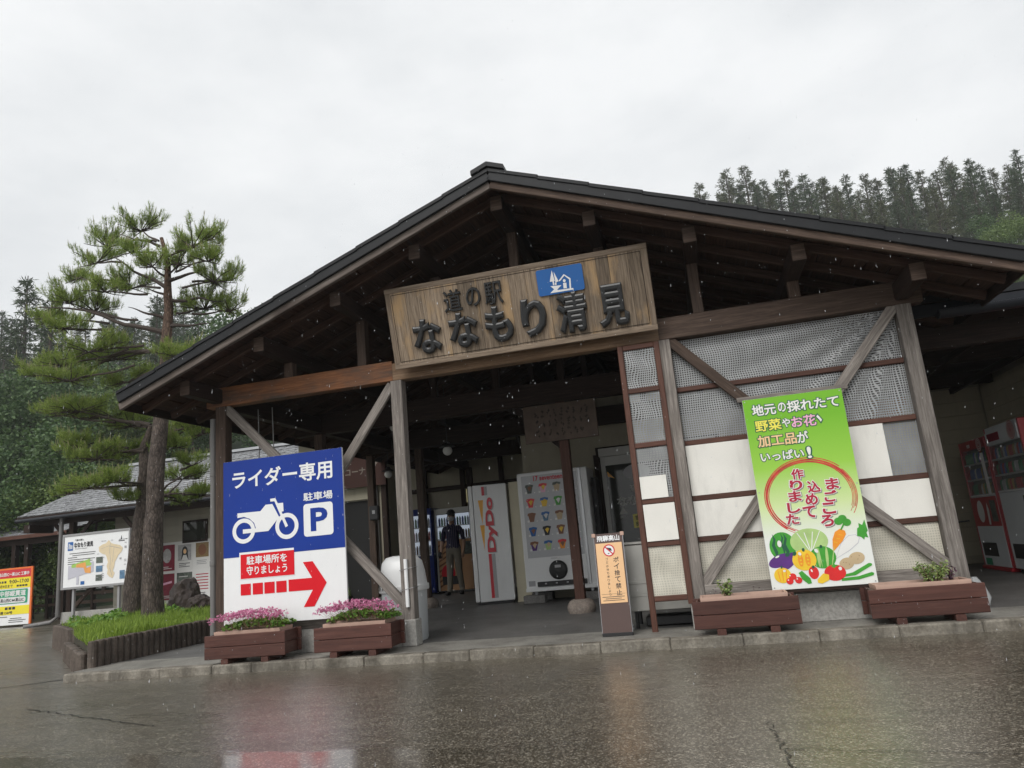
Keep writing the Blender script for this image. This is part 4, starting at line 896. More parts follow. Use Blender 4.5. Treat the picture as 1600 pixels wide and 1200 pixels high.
q = MB(); letters(q, pl, '品コーナー', -1.6, 2.52, -.85, 2.66, .003, .02); letters(q, pl, '奥', -1.45, 2.74, -1.30, 2.90, .003, .02); q.build('lettering', MAT['faint_letter'], cs)
q = MB(); ell(q, pl, -.84, 2.76, .12, .09, .003); q.build('oval_badge', MAT['faint_letter'], cs)
for x in (-1.6, -.7): 
    q = MB(); q.tube([(x, 6.0, 3.08), (x, 6.0, 3.9 if x < -1 else 3.9)], .008, 6); q.build('hanger', MAT['dark_wood'], cs)
# carved notice board on the stone-footed post
hb2 = thing('carved_board', (3.64, 2.2, 2.2), 'dark brown carved plank board fixed high on the stone-footed post', 'sign')
flat('carved_wood', (.085,.058,.042), .7, .25, 9, bmp=.4); flat('carved_letter', (.020,.015,.012), .8, .1)
pl = Plane((3.14, 2.19, 2.19), (1,0,0), (0,0,1)); wbox('panel', 3.14, 2.19, 2.19, 4.12, 2.228, 2.69, 'carved_wood', hb2, .004)
q = MB()
for i in range(9):
    for j in range(3 if i else 2):
        q2 = random.uniform(.015,.03); u_ = .86-.085*i; v_ = .38-.13*j
        for _ in range(4): a_ = random.uniform(-.02,.02); c_ = random.uniform(-.045,.045); rect(q, pl, u_+a_-q2*.6, v_+c_-.004, u_+a_+q2*.6, v_+c_+.004, .001); rect(q, pl, u_+a_-.003, v_+c_-.02, u_+a_+.003, v_+c_+.02, .0014)
q.build('carving', MAT['carved_letter'], hb2)['kind'] = 'stuff'
# globe lamps, speaker
for (x, y, z, lb_) in ((1.55, 3.6, 2.44, 'unlit white globe lamp hanging in the middle of the dark hall'), (.98, 2.9, 2.80, 'unlit white globe lamp close behind the porch post'), (-.35, 5.6, 2.42, 'unlit white globe lamp beside the hanging red signboard')):
    lm_ = thing('globe_lamp', (x, y, z), lb_, 'lamp', 'globe lamps in the hall'); q = MB(); rr_ = .075
    q.lathe(x, y, [(rr_*math.sin(a), z-rr_*math.cos(a)) for a in [math.pi*(.03+.94*k/10) for k in range(11)]], 18); q.build('globe', MAT['lamp_globe'], lm_, smooth=True)
    q = MB(); q.lathe(x, y, [(.06, z+.055), (.13, z+.06), (.05, z+.10), (.03, z+.14)], 16); q.build('shade', MAT['rubber_black'], lm_)
    q = MB(); q.tube([(x, y, z+.14), (x, y, 3.5 if x > 0 else 2.96)], .006, 6); q.build('cable', MAT['rubber_black'], lm_)
sp_ = thing('loudspeaker', (-.2, 5.6, 1.9), 'small black loudspeaker fixed to an inner hall post', 'speaker')
q = MB(); q.box(-.40, 4.78, 1.55, -.22, 4.88, 1.80, .02); q.build('case', MAT['rubber_black'], sp_); q = MB(); q.box(-.33, 4.772, 1.66, -.28, 4.779, 1.72); q.build('badge', MAT['logo_grey'], sp_)
# ================================================================== vending machines
m, t, b = new_mat('display_glass'); b.inputs['Base Color'].default_value = (.3,.32,.33,1); b.inputs['Roughness'].default_value = .05; b.inputs['Alpha'].default_value = .22
for nm, c in dict(can_red=(.5,.03,.03), can_green=(.05,.25,.10), can_blue=(.05,.12,.4), can_brown=(.18,.08,.04), can_white=(.6,.6,.6), can_gold=(.5,.33,.08)).items(): flat(nm, c, .25, .05)
CANS = ['can_red','can_green','can_blue','can_brown','can_white','can_gold']
def local(o, rz): return Matrix.Translation(Vector(o)) @ Matrix.Rotation(rz, 4, 'Z')
# ---- white side panel machine, front turned to the left
DM = local((1.545, 4.50, 0), .245); dy_ = thing('drink_machine', DM.translation, 'white vending machine side panel with vertical red and orange lettering', 'vending machine')
def lbox(name, M, par, x0, y0, z0, x1, y1, z1, mat, c=.006):
    q = MB(); q.box(x0, y0, z0, x1, y1, z1, c); return q.build(name, MAT[mat], par, M=M)
WD = .64
lbox('body', DM, dy_, .075, 0, .045, WD, 1.0, 1.93, 'white_paint', .01); lbox('door', DM, dy_, 0, -.003, .05, .068, 1.003, 1.925, 'white_paint', .01); lbox('base', DM, dy_, .03, .03, 0, WD-.03, .97, .044, 'rubber_black', 0)
pl = Plane(DM @ Vector((0,0,0)), DM.to_3x3() @ Vector((1,0,0)), (0,0,1))
plr = Plane(pl(.33, .84, 0), (0,0,1), -(DM.to_3x3() @ Vector((1,0,0))))        # lettering reads upwards
U = WD/.64
q = MB(); letters(q, plr, 'DyDo', 0.0, -.095, .86, .065, .0035, .045); q.build('red_lettering', MAT['logo_red'], dy_)
q = MB(); letters(q, plr, 'DyDo', -.012, -.112, .848, .048, .0022, .045); q.build('lettering_shadow', MAT['logo_grey'], dy_)
q = MB(); rect(q, pl, .262, .10, .312, .80, .002); rect(q, pl, .225, 1.755, .27, 1.90, .002); q.build('red_stripe', MAT['logo_red'], dy_)
q = MB(); rect(q, pl, .3125, .10, .372, .80, .002); rect(q, pl, .2705, 1.755, .32, 1.90, .002); q.build('grey_stripe', MAT['logo_grey'], dy_)
q = MB(); pgon(q, pl, [(.155,1.68),(.242,1.68),(.205,1.28)], .002); pgon(q, pl, [(.160,1.27),(.238,1.27),(.205,.86)], .002); q.build('orange_wedge', MAT['logo_orange'], dy_)
# cream upright board
cb = thing('cream_board', (2.3, 4.8, 0), 'plain cream upright board between the two white vending machines', 'board'); lbox('panel', Matrix.Identity(4), cb, 2.19, 4.72, 0.02, 2.44, 4.76, 1.94, 'machine_cream'); lbox('foot', Matrix.Identity(4), cb, 2.19, 4.70, 0, 2.44, 4.80, .02, 'machine_cream', .002)
# ---- ice cream machine on concrete blocks
IM = Matrix.Identity(4); ic = thing('ice_cream_machine', (3.05, 4.5, .12), 'white ice cream vending machine with rows of pictured cones and red lettering', 'vending machine')
x0, x1 = 2.49, 3.62; lbox('body', IM, ic, x0+.01, 4.215, .17, x1-.01, 4.93, 2.01, 'white_paint', .01); lbox('door', IM, ic, x0, 4.15, .175, x1, 4.208, 2.005, 'white_paint', .012)
lbox('door_edge', IM, ic, x1-.145, 4.135, .18, x1-.10, 4.1495, 2.0, 'aluminium', .004)
pl = Plane((0, 4.15, 0), (1,0,0), (0,0,1)); flat('display_sheet', (.50,.51,.53), .2, .05)
q = MB(); rect(q, pl, 2.56, .68, 3.455, 1.955, .003); q.build('display', MAT['display_sheet'], ic)
q = MB(); letters(q, pl, '17 seventeen ice', 2.76, 1.865, 3.36, 1.94, .005, .03); q.build('red_lettering', MAT['logo_red'], ic)
cols = [('photo_dark','v_pink','v_cream','photo_dark'), ('v_red','v_gold','v_green','v_orange'), ('tan_brown','photo_blue','v_cream','tan_brown'), ('emblem_blue','ink','tan_brown','ink'), ('v_purple','v_lgreen','v_orange','v_red')]
tops = [('photo_dark','v_red','photo_dark','photo_dark'), ('v_red','emblem_blue','v_green','tan_brown'), ('tan_brown','emblem_blue','tan_brown','ink'), ('emblem_blue','ink','tan_brown','ink'), ('tan_brown','emblem_blue','v_red','v_red')]
for j in range(5):
    for i in range(4):
        u = 2.61+.222*i; v = 1.675-.222*j
        q = MB(); q.m = 0; pgon(q, pl, [(u+.035,v),(u+.10,v),(u+.125,v+.095),(u+.015,v+.095)], .0045); q.m = 1; pgon(q, pl, [(u,v+.0955),(u+.13,v+.0955),(u+.14,v+.13),(u+.08,v+.145),(u+.01,v+.135)], .0048); q.m = 2; rect(q, pl, u-.005, v-.004, u+.03, v+.028, .0052); rect(q, pl, u+.14, v+.0, u+.16, v+.014, .0052); q.m = 3
        pgon(q, pl, [(u+.04,v+.09),(u+.075,v+.03),(u+.11,v+.10),(u+.075,v+.115)], .0056)
        q.build('cone_picture', [MAT[cols[j][i]], MAT[tops[j][i]], MAT['poster_white'], MAT[random.choice(('v_cream','v_gold','poster_white','tan_brown'))]], ic)
q = MB(); V = []; cu, cv = 3.02, .475
q.lathe(0, 0, [(.145, 0), (.145, .012), (.115, .03), (.04, .04)], 28); Mk = Matrix.Translation((cu, 4.149, cv)) @ Matrix.Rotation(math.pi/2, 4, 'X'); q.build('round_window', MAT['rubber_black'], ic, M=Mk)
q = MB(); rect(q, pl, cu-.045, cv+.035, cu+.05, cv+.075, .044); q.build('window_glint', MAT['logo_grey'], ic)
q = MB(); rect(q, pl, cu-.10, cv+.170, cu+.05, cv+.174, .003); rect(q, pl, cu-.10, cv+.182, cu+.0, cv+.186, .003); rect(q, pl, 2.535, .255, 2.64, .335, .003); q.build('small_print', MAT['grey_ink'], ic)
lbox('tray', IM, ic, 2.68, 4.10, .245, 3.45, 4.149, .315, 'rubber_black', .006)
for k in range(4): lbox('tray_clip', IM, ic, 2.80+.17*k, 4.093, .275, 2.83+.17*k, 4.0995, .295, 'logo_grey', .002)
lbox('lower_sill', IM, ic, x0, 4.11, .175, x1, 4.1495, .23, 'white_paint', .006)
for x in (2.62, 3.5): lbox('leg', IM, ic, x-.02, 4.25, .12, x+.02, 4.29, .17, 'aluminium', .002); lbox('leg', IM, ic, x-.02, 4.80, .12, x+.02, 4.84, .17, 'aluminium', .002)
for i, (x, y) in enumerate(((2.60, 4.24), (3.56, 4.24), (2.60, 4.82), (3.56, 4.82))):
    q = MB(); q.box(x-.17, y-.11, 0, x+.17, y+.09, .12, .008)
    o = q.build('concrete_block', MAT['block_concrete']); tag(o, ('concrete block under the left front foot of ice machine', 'concrete block under the right front foot of ice machine', 'concrete block under the ice machine at the wall, left', 'concrete block under the ice machine at the wall, right')[i], 'block', 'concrete blocks under the ice machine')
# dark gap beside it: small red cabinet and grey box
bx_ = thing('side_cabinet', (3.66, 4.6, 0), 'narrow dark cabinet between the ice machine and glass door', 'cabinet'); lbox('body', IM, bx_, 3.63, 4.50, 0.10, 3.70, 4.86, 1.85, 'rubber_black', .004); lbox('plinth', IM, bx_, 3.63, 4.52, 0, 3.70, 4.84, .10, 'block_concrete', .0)
# ---- glass-fronted drink machines
def drink_machine(name, label, M, W_, D_, H_, body, lower, rows, win, curved=False, back='photo_dark'):
    vm = thing(name, M.translation, label, 'vending machine'); L_ = lambda n, *a, **k: lbox(n, M, vm, *a, **k)
    z0, z1 = win
    L_('body', 0, .085, .02, W_, D_, H_, body, c=.01)
    L_('frame_side', 0, 0, .05, .045, .08, H_-.005, body, c=.008); L_('frame_side', W_-.045, 0, .05, W_, .08, H_-.005, body, c=.008)
    L_('header', .046, 0, z1, W_-.046, .08, H_-.005, body if not curved else 'grey_plastic', c=.008)
    L_('lower_panel', .046, 0, .05, W_-.046, .08, z0, lower, c=.008)
    L_('window_back', .046, .078, z0, W_-.046, .0845, z1, back, c=0)
    n = len(rows); 
    for j in range(n):
        zr = z0+(z1-z0)*(j+.03)/n; L_('price_rail', .048, .008, zr, W_-.048, .05, zr+.022, 'poster_white', c=.002)
        cw = .062; k_ = int((W_-.13)/cw); ch_ = (z1-z0)/n*.62
        for cm in set(rows[j]):
            q = MB()
            for i in range(k_):
                if rows[j][i % len(rows[j])] == cm:
                    cx_ = .075+cw*(i+.5); q.lathe(cx_, .045, [(.022, zr+.024), (.025, zr+.03), (.025, zr+.024+ch_*.8), (.014, zr+.024+ch_), (.012, zr+.024+ch_*1.05)], 8)
            o = q.build('bottle_row', MAT[cm], vm, smooth=True, M=M); o['kind'] = 'stuff'
    L_('window', .046, .002, z0, W_-.046, .007, z1, 'display_glass', c=0)
    L_('delivery_slot', W_*.12, -.006, .18, W_*.62, -.0005, .36, 'rubber_black', c=.004); L_('coin_unit', W_*.70, -.008, z0-.34 if z0 > .6 else .4, W_*.88, -.0005, z0-.06, 'photo_dark', c=.004)
    L_('price_buttons', .06, -.006, z0+.002, W_-.06, -.0005, z0+.02, 'poster_white', c=0)
    return vm
mixr = lambda: [random.choice(CANS) for _ in range(12)]
BM = local((-1.66, 8.55, 0), 0); v1 = drink_machine('drink_machine', 'dark blue drink vending machine deep in the hall behind the litter bin', BM, 1.0, .6, 1.90, 'machine_blue', 'machine_blue', [['can_brown','can_white']*4, ['can_brown','can_red','can_white'], ['can_blue','can_white','can_green']], (.85, 1.75), back='lit_display')
lbox('white_label', BM, v1, .72, -.01, .45, .80, -.0085, .78, 'poster_white', 0)
TM = local((-.62, 8.62, 0), 0); v2 = drink_machine('drink_machine', 'tan and white striped drink machine behind the masked man', TM, .95, .5, 1.86, 'poster_white', 'machine_tan', [mixr(), ['can_blue','can_green','can_white']], (1.15, 1.72), back='lit_display')
pl = Plane(TM @ Vector((0,0,0)), (1,0,0), (0,0,1))
for k in range(9):
    q = MB(); pgon(q, pl, [(.05, .12+.11*k), (.30, .25+.11*k), (.30, .29+.11*k), (.05, .16+.11*k)], .003); q.build('stripe', MAT['tan_brown'], v2)
q = MB(); ell(q, pl, .26, .42, .16, .20, .0045); q.build('red_disc', MAT['logo_red'], v2)
RM = Matrix.Translation((9.0, 4.66, 0)) @ Matrix.Rotation(-math.pi/2, 4, 'Z')     # front faces -X
for (yy, W_, H_, lbx, cv_, lw) in ((4.66, 1.02, 1.76, 'red drink machine with white lower door, farther of the pair', False, 'grey_plastic'), (3.61, 1.10, 1.84, 'red drink machine with rounded grey header, nearer of the pair', True, 'grey_plastic')):
    RM = Matrix.Translation((9.0, yy, 0)) @ Matrix.Rotation(-math.pi/2, 4, 'Z')
    vm = drink_machine('drink_machine', lbx, RM, W_, .75, H_, 'machine_red', lw, [mixr(), mixr(), mixr()], (.98 if not cv_ else 1.0, 1.62 if not cv_ else 1.60), cv_)
    pl = Plane(RM @ Vector((0,0,0)), RM.to_3x3() @ Vector((1,0,0)), (0,0,1))
    if not cv_:
        lbox('red_band', RM, vm, .05, -.004, .58, W_-.05, -.0006, .97, 'machine_red', 0)
        q = MB(); ell(q, pl, .34, .78, .12, .15, .0055); pgon(q, pl, [(.56,.60),(.62,.60),(.645,.80),(.60,.90),(.57,.80)], .0055); q.build('bottle_print', MAT['poster_white'], vm)
        lbox('label_strip', RM, vm, W_-.26, -.004, 1.0, W_-.16, -.0006, 1.55, 'poster_white', 0); lbox('sticker', RM, vm, .14, -.0085, .06, .36, -.0065, .15, 'green_sticker', 0)
        q = MB(); [rect(q, pl, .34+.04*k, 1.655, .37+.04*k, 1.70, .003) for k in range(3)]; q.build('header_print', MAT['poster_white'], vm); u_, v_, r_ = W_-.18, 1.66, .085
        lbox('red_foot', RM, vm, .0, -.03, .0, W_, .08, .049, 'machine_red', .01)
    else:
        q = MB(); q.poly([RM @ Vector(p_) for p_ in [(.05,-.012,1.61),(W_-.05,-.012,1.61),(W_-.05,-.012,1.78),(W_*.75,-.012,1.815),(W_*.5,-.012,1.83),(W_*.25,-.012,1.815),(.05,-.012,1.76)]], RM.to_3x3() @ Vector((0,.011,0))); recalc(q.build('rounded_header', MAT['grey_plastic'], vm))
        lbox('header_screen', RM, vm, .12, -.018, 1.65, .50, -.0125, 1.75, 'poster_maroon', .002); u_, v_, r_ = W_-.2, 1.72, .10
    q = MB(); ring(q, pl, u_, v_, r_, r_, .012, .0205); ring(q, pl, u_, v_, r_*.7, r_*.7, .010, .0205); ring(q, pl, u_, v_, r_*.4, r_*.4, .010, .0205); q.build('ring_emblem', MAT['poster_white'], vm)
    q = MB(); ell(q, pl, u_, v_, r_*1.12, r_*1.12, .0195); q.build('emblem_disc', MAT['machine_red'], vm)
# hose, pole and clutter near the corner post
hp = thing('hose_pole', (7.62, 1.6, 0), 'thin white pole with a hooked foot behind the corner post', 'pole'); q = MB(); q.tube([(7.78,1.5,.42),(7.80,1.5,.15),(7.82,1.5,.03),(7.88,1.48,.02),(7.92,1.47,.06)], .016, 8); q.build('rod', MAT['white_plastic'], hp, smooth=True); q = MB(); q.tube([(7.74,1.5,.425),(7.83,1.5,.435)], .02, 8); q.build('cross_grip', MAT['white_plastic'], hp)
bg_ = MB(); loft(bg_, [sq(7.53,.32,.07,.07,0,2.2), sq(7.54,.32,.09,.09,.08,2.2), sq(7.53,.32,.07,.07,.18,2.2), sq(7.52,.32,.03,.03,.26,2)]); o = bg_.build('plastic_bag', MAT['thin_plastic'], smooth=True); tag(o, 'crumpled clear plastic bag behind the corner post', 'bag')
ys = MB(); ys.tube([(8.2, 5.35, .62), (8.95, 4.72, .66)], .012, 8); o = ys.build('striped_barrier_pole', MAT['rubber_black']); tag(o, 'black pole with yellow tip leaning on cream siding', 'pole')
flat('cream_siding', (.46,.42,.31), .75, .08, 2, dirt=.25, bmp=.15)
# ================================================================== right-hand wing
rw = thing('right_wing', (10, 3, 0), 'low side wing with black gutter and cream siding right of the gable', 'building')
q = MB(); q.poly([(7.42,.42,2.84),(16,.42,2.84),(16,6.6,3.77),(8.15,6.6,3.77),(8.15,2.0,3.08),(7.42,2.0,3.08)], (0,0,.07)); recalc(q.build('roof_slab', MAT['roof_metal'], rw))
bar('fascia', (7.42, .45, 2.77), (16, .45, 2.77), .03, .13, MAT['gutter_black'], rw)
for k in range(18): x = 7.6+.455*k; bar('rafter', (x, .5, 2.80), (x, 6.5, 3.70), .05, .07, MAT['dark_wood'], rw)
bar('eave_beam', (7.42, .95, 2.58), (16, .95, 2.58), .12, .22, MAT['dark_wood'], rw); bar('eave_beam', (7.42, 3.0, 2.75), (9.75, 3.0, 2.75), .12, .2, MAT['dark_wood'], rw); bar('eave_beam', (7.42, 5.0, 2.75), (9.75, 5.0, 2.75), .12, .2, MAT['dark_wood'], rw)
wbox('ceiling', 7.52, 1.02, 2.90, 16, 5.69, 2.94, 'dark_wood', rw)
for x in (7.6, 8.5, 9.4): bar('ceiling_joist', (x, 1.0, 2.68), (x, 6.4, 2.68), .06, .09, MAT['dark_wood'], rw)
q = MB(); n = 12; y_, R_ = .345, .072; V = []; F = []
for i, x in enumerate((7.72, 16.0)):
    zc = 2.70 + .0*(x-7.7)
    for k in range(n+1): a = math.pi*(k/n); V.append((x, y_-R_*math.cos(a), zc+.02-R_*math.sin(a)*1.0))
    for k in range(n+1): a = math.pi*(1-k/n); V.append((x, y_-(R_-.006)*math.cos(a), zc+.022-(R_-.006)*math.sin(a)))
c2 = 2*(n+1); F = [(k, (k+1) % c2, (k+1) % c2+c2, k+c2) for k in range(c2)] + [tuple(range(n+1))]
q.add(V, F); recalc(q.build('gutter', MAT['gutter_black'], rw, smooth=False))
for k in range(14):
    x = 7.95+.62*k; q = MB(); q.tube([(x,.45,2.77),(x,.425,2.745),(x,.42,2.70),(x,.39,2.655),(x,.36,2.645),(x,.33,2.655),(x,.298,2.69),(x,.294,2.735)], .009, 6); q.build('gutter_bracket', MAT['aluminium'] if False else MAT['gutter_black'], rw)
k = 0; z = .12
while z < 2.6:
    bar('siding_board', (9.79+.004, .6, z+.105), (9.79+.004, 5.6, z+.105), .018, .212, MAT['cream_siding'], rw); z += .216
wbox('wall', 9.81, .6, 0, 9.95, 5.7, 2.89, 'cream_wall', rw); wbox('base_strip', 9.76, .6, 0, 9.81, 5.6, .115, 'concrete', rw)
k = 0; z = .12
while z < 2.6:
    bar('siding_board', (7.45, 5.69, z+.105), (9.78, 5.69, z+.105), .018, .212, MAT['cream_siding'], rw); z += .216
wbox('wall', 7.40, 5.70, 0, 9.95, 5.82, 3.4, 'cream_wall', rw)
bar('repair_board', (7.5, 5.2, 2.56), (8.6, 5.2, 2.56), .02, .14, MAT['raw_wood'], rw); bar('repair_board', (7.5, 5.2, 2.41), (8.5, 5.2, 2.41), .02, .12, MAT['raw_wood'], rw)
# ================================================================== left-hand wing with the shingled roof
flat('slate', (.27,.275,.285), .2, .55, 7, bmp=.15, spec=.9); flat('cream_wall_far', (.40,.38,.31), .75, .08, 2, dirt=.2)
lw = thing('left_wing', (-9, 10, 0), 'long cream wing under a grey shingle roof behind the pine', 'building')
E0 = Vector((-13.35, 9.45, 2.90)); nr = 19
def shingle_slope(name, f0, f1, t0, t1, rows, wid, par):
    """courses of separate shingles between an eave line f0-f1 and a ridge line t0-t1"""
    f0, f1, t0, t1 = map(Vector, (f0, f1, t0, t1)); mb = MB()
    nrm = (f1-f0).cross(t0-f0).normalized(); 
    if nrm.z < 0: nrm = -nrm
    for j in range(rows):
        a0 = f0.lerp(t0, j/rows); a1 = f1.lerp(t1, j/rows); b0 = f0.lerp(t0, (j+1.15)/rows); b1 = f1.lerp(t1, (j+1.15)/rows)
        n = max(1, int((a1-a0).length/wid)); off = (j % 2)*.5
        for i in range(-1, n):
            u0 = max(0, (i+off)/n); u1 = min(1, (i+off+.975)/n)
            if u1-u0 < .004: continue
            l0 = random.uniform(.022, .036); l1 = .004
            P_ = [a0.lerp(a1,u0)+nrm*l0, a0.lerp(a1,u1)+nrm*l0, b0.lerp(b1,u1)+nrm*l1, b0.lerp(b1,u0)+nrm*l1, a0.lerp(a1,u0), a0.lerp(a1,u1)]
            mb.add(P_, [(0,1,2,3),(4,5,1,0)])
    o = mb.build(name, MAT['slate'], par); o['kind'] = 'stuff'; return o
shingle_slope('shingles', (-13.35,9.45,2.90), (-2.9,9.45,2.90), (-12.0,12.2,4.42), (-2.9,12.2,4.42), 20, .30, lw)
shingle_slope('shingles', (-13.35,14.9,2.90), (-13.35,9.45,2.90), (-12.0,12.2,4.42), (-12.0,12.2,4.42), 16, .30, lw)
q = MB(); q.poly([(-13.36,9.44,2.83),(-2.9,9.44,2.83),(-2.9,12.2,4.36),(-12.0,12.2,4.36)], (0,0,.05)); recalc(q.build('roof_deck', MAT['dark_wood'], lw))
q = MB(); q.poly([(-13.36,9.44,2.83),(-12.0,12.2,4.36),(-12.0,12.3,4.36),(-13.36,14.9,2.83)], (0,0,.05)); recalc(q.build('roof_deck', MAT['dark_wood'], lw))
q = MB(); q.poly([(-13.36,14.9,2.83),(-4.2,14.9,2.83),(-4.2,12.2,4.40),(-12.0,12.2,4.40)], (0,0,.05)); recalc(q.build('roof_back', MAT['roof_metal'], lw))
bar('ridge_cap', (-12.05,12.2,4.47), (-2.9,12.2,4.47), .2, .08, MAT['aluminium'], lw)
bar('fascia', (-13.36,9.42,2.82), (-4.2,9.42,2.82), .03, .12, MAT['dark_wood'], lw)
q = MB(); q.tube([(-13.3,9.36,2.78),(-4.2,9.36,2.80)], .05, 10); q.build('gutter', MAT['gutter_black'], lw, smooth=True)
for k in range(20): x = -13.1+.455*k; bar('rafter', (x,9.46,2.80), (x,11.0,3.62), .05,.07, MAT['dark_wood'], lw)
bar('eave_beam', (-13.2,9.75,2.72), (-4.2,9.75,2.72), .12,.2, MAT['dark_wood'], lw); bar('corner_block', (-12.95,9.40,2.55), (-12.95,10.2,2.55), .2,.22, MAT['dark_wood'], lw)
wbox('wall', -11.45, 11.0, -.1, -3.0, 11.12, 3.4, 'cream_wall_far', lw); wbox('end_wall', -11.45, 11.12, -.1, -11.33, 13.8, 3.4, 'cream_wall_far', lw)
z = .0
while z < 3.2: bar('siding_board', (-11.45,10.985,z+.13), (-3.0,10.985,z+.13), .016,.252, MAT['cream_wall_far'], lw); z += .258
for x in (-11.72, -9.42): 
    bar('post', (x,9.75,.22), (x,9.75,2.62), .15,.15, MAT['dark_wood'], lw)
    for s in (-1, 1): bar('brace', (x+s*.06,9.75,2.05), (x+s*.62,9.75,2.62), .06,.10, MAT['dark_wood'], lw)
bar('brace', (-11.65,9.75,.28), (-10.8,9.75,1.0), .06,.10, MAT['brown_wood'], lw); bar('brace', (-9.5,9.75,.9), (-8.8,9.75,.3), .06,.10, MAT['weathered_wood'], lw)
wbox('dwarf_wall', -11.9, 9.62, GZ, -3.0, 9.9, .22, 'concrete', lw, .01)
q = MB(); q.box(-9.12,10.94,1.80,-8.30,10.975,2.42,.004); win = q.build('window', MAT['dark_wood'], lw)
q = MB(); q.box(-9.06,10.93,1.86,-8.36,10.938,2.36); q.build('pane', MAT['door_glass'], win)
q = MB(); q.tube([(-11.92,9.55,2.75),(-11.92,9.55,.12),(-12.05,9.45,.0),(-12.55,9.1,-.05)], .055, 10); q.build('downpipe', MAT['pipe_grey'], lw, smooth=True)
# posters
pb = thing('poster_backing', (-9, 10.95, .2), 'white backing sheet for posters on the far cream wall', 'board'); wbox('sheet', -9.98, 10.962, .18, -8.0, 10.9745, 1.86, 'poster_white', pb)
def poster(u, v, base, label, deco):
    p_ = thing('poster', (u+.25, 10.95, v), label, 'poster', 'posters on the far cream wall'); pl = Plane((u, 10.958, v), (1,0,0), (0,0,1)); q = MB(); q.box(u, 10.955, v, u+.50, 10.9595, v+.72); q.build('paper', MAT[base], p_)
    for mt, fn in deco: q = MB(); fn(q, pl); q.build('print', MAT[mt], p_)
bars_ = lambda v0, n, w_=.36: (lambda q, pl: [rect(q, pl, .07, v0-.045*k, .07+w_*random.uniform(.6,1), v0+.018-.045*k, .0062) for k in range(n)])
poster(-9.88, 1.07, 'poster_maroon', 'maroon poster at top left of the far wall', [('poster_grey', lambda q, pl: ell(q, pl, .25, .42, .14, .2, .005)), ('poster_white', bars_(.1, 2))])
poster(-9.30, 1.07, 'poster_white', 'white poster with dark-haired portrait on the far wall', [('poster_grey', lambda q, pl: rect(q, pl, .03, .25, .47, .69, .004)), ('ink', lambda q, pl: [ell(q, pl, .26, .47, .10, .17, .005), pgon(q, pl, [(.17,.48),(.35,.48),(.38,.28),(.14,.28)], .0052)]), ('v_peach', lambda q, pl: ell(q, pl, .26, .50, .052, .07, .0056, 18)), ('poster_white', lambda q, pl: pgon(q, pl, [(.21,.40),(.31,.40),(.37,.26),(.15,.26)], .0058)), ('ink', bars_(.16, 3))])
poster(-8.72, 1.07, 'poster_white', 'pale poster with a brown round crest on the far wall', [('poster_gold', lambda q, pl: rect(q, pl, .04, .30, .46, .70, .004)), ('tan_brown', lambda q, pl: ell(q, pl, .25, .5, .13, .15, .005)), ('grey_ink', bars_(.2, 3))])
poster(-9.88, .27, 'poster_maroon', 'crimson poster at lower left of the far wall', [('v_pink', lambda q, pl: pgon(q, pl, [(.06,.40),(.42,.46),(.42,.52),(.06,.46)], .005)), ('poster_white', bars_(.1, 2))])
poster(-9.30, .27, 'photo_dark', 'dark green poster behind the boulder on the far wall', [('poster_white', bars_(.6, 1))])
poster(-8.72, .27, 'poster_white', 'white poster of small red print on the far wall', [('v_crimson', lambda q, pl: [rect(q, pl, .05, .62-.08*k, .45, .645-.08*k, .005) for k in range(6)]), ('ink', bars_(.12, 2))])
# ---- information board
ib = thing('information_board', (-10.55, 9.4, .2), 'white information map board in a grey frame beside the pine', 'sign')
pl = Plane((-11.60, 9.36, .87), (1,0,0), (0,0,1)); BW, BH = 2.08, 1.34
wbox('panel', -11.60, 9.365, .87, -11.60+BW, 9.40, .87+BH, 'sign_white', ib)
for (a, c, d, e_) in ((-11.66,.81,-11.605+BW+.055,.87), (-11.66,.87+BH,-11.605+BW+.055,.93+BH), (-11.66,.871,-11.601,.869+BH), (-11.60+BW+.001,.871,-11.55+BW,.869+BH)): wbox('frame', a, 9.345, c, d, 9.41, e_, 'board_grey', ib, .006)
for x in (-11.3, -9.85): bar('leg', (x, 9.44, GZ), (x, 9.44, .9), .07, .07, MAT['board_grey'], ib)
q = MB(); letters(q, pl, '「道の駅」', .36, 1.20, .62, 1.25, .002, .02); letters(q, pl, 'ななもり清見', .33, 1.03, .94, 1.16, .002, .035); letters(q, pl, 'Nanamori Kiyomi', .36, .97, .75, 1.01, .002, 0)
for k, (a, w_) in enumerate(((.18,.85),(.28,.72),(.14,.30),(.14,.88),(.14,.8),(.14,.25))): rect(q, pl, a, .87-.055*k, a+w_, .885-.055*k, .002)
rect(q, pl, 1.76, 1.08, 1.95, 1.10, .002); pgon(q, pl, [(1.83,1.13),(1.87,1.13),(1.85,1.24)], .002); q.build('lettering', MAT['ink'], ib)
q = MB(); rect(q, pl, .12, .96, .29, 1.19, .002); rect(q, pl, .58, .04, .70, .13, .0035); q.build('blue_badge', MAT['emblem_blue'], ib)
q = MB(); [rect(q, pl, .15+dx, 1.0, .18+dx, 1.10+h_, .0035) for dx, h_ in ((0,.05),(.05,.02),(.09,0))]; q.build('badge_mark', MAT['poster_white'], ib)
q = MB(); pgon(q, pl, [(.16,.20),(.44,.26),(.44,.05),(.52,.05),(.52,.27),(.98,.36),(.98,.62),(.16,.56)], .002); q.build('plan_ground', MAT['plan_grey'], ib)
q = MB(); pgon(q, pl, [(.27,.58),(.86,.70),(.86,.60),(.92,.58),(.90,.52),(.27,.50)], .0035); q.build('plan_lawn', MAT['plan_green'], ib)
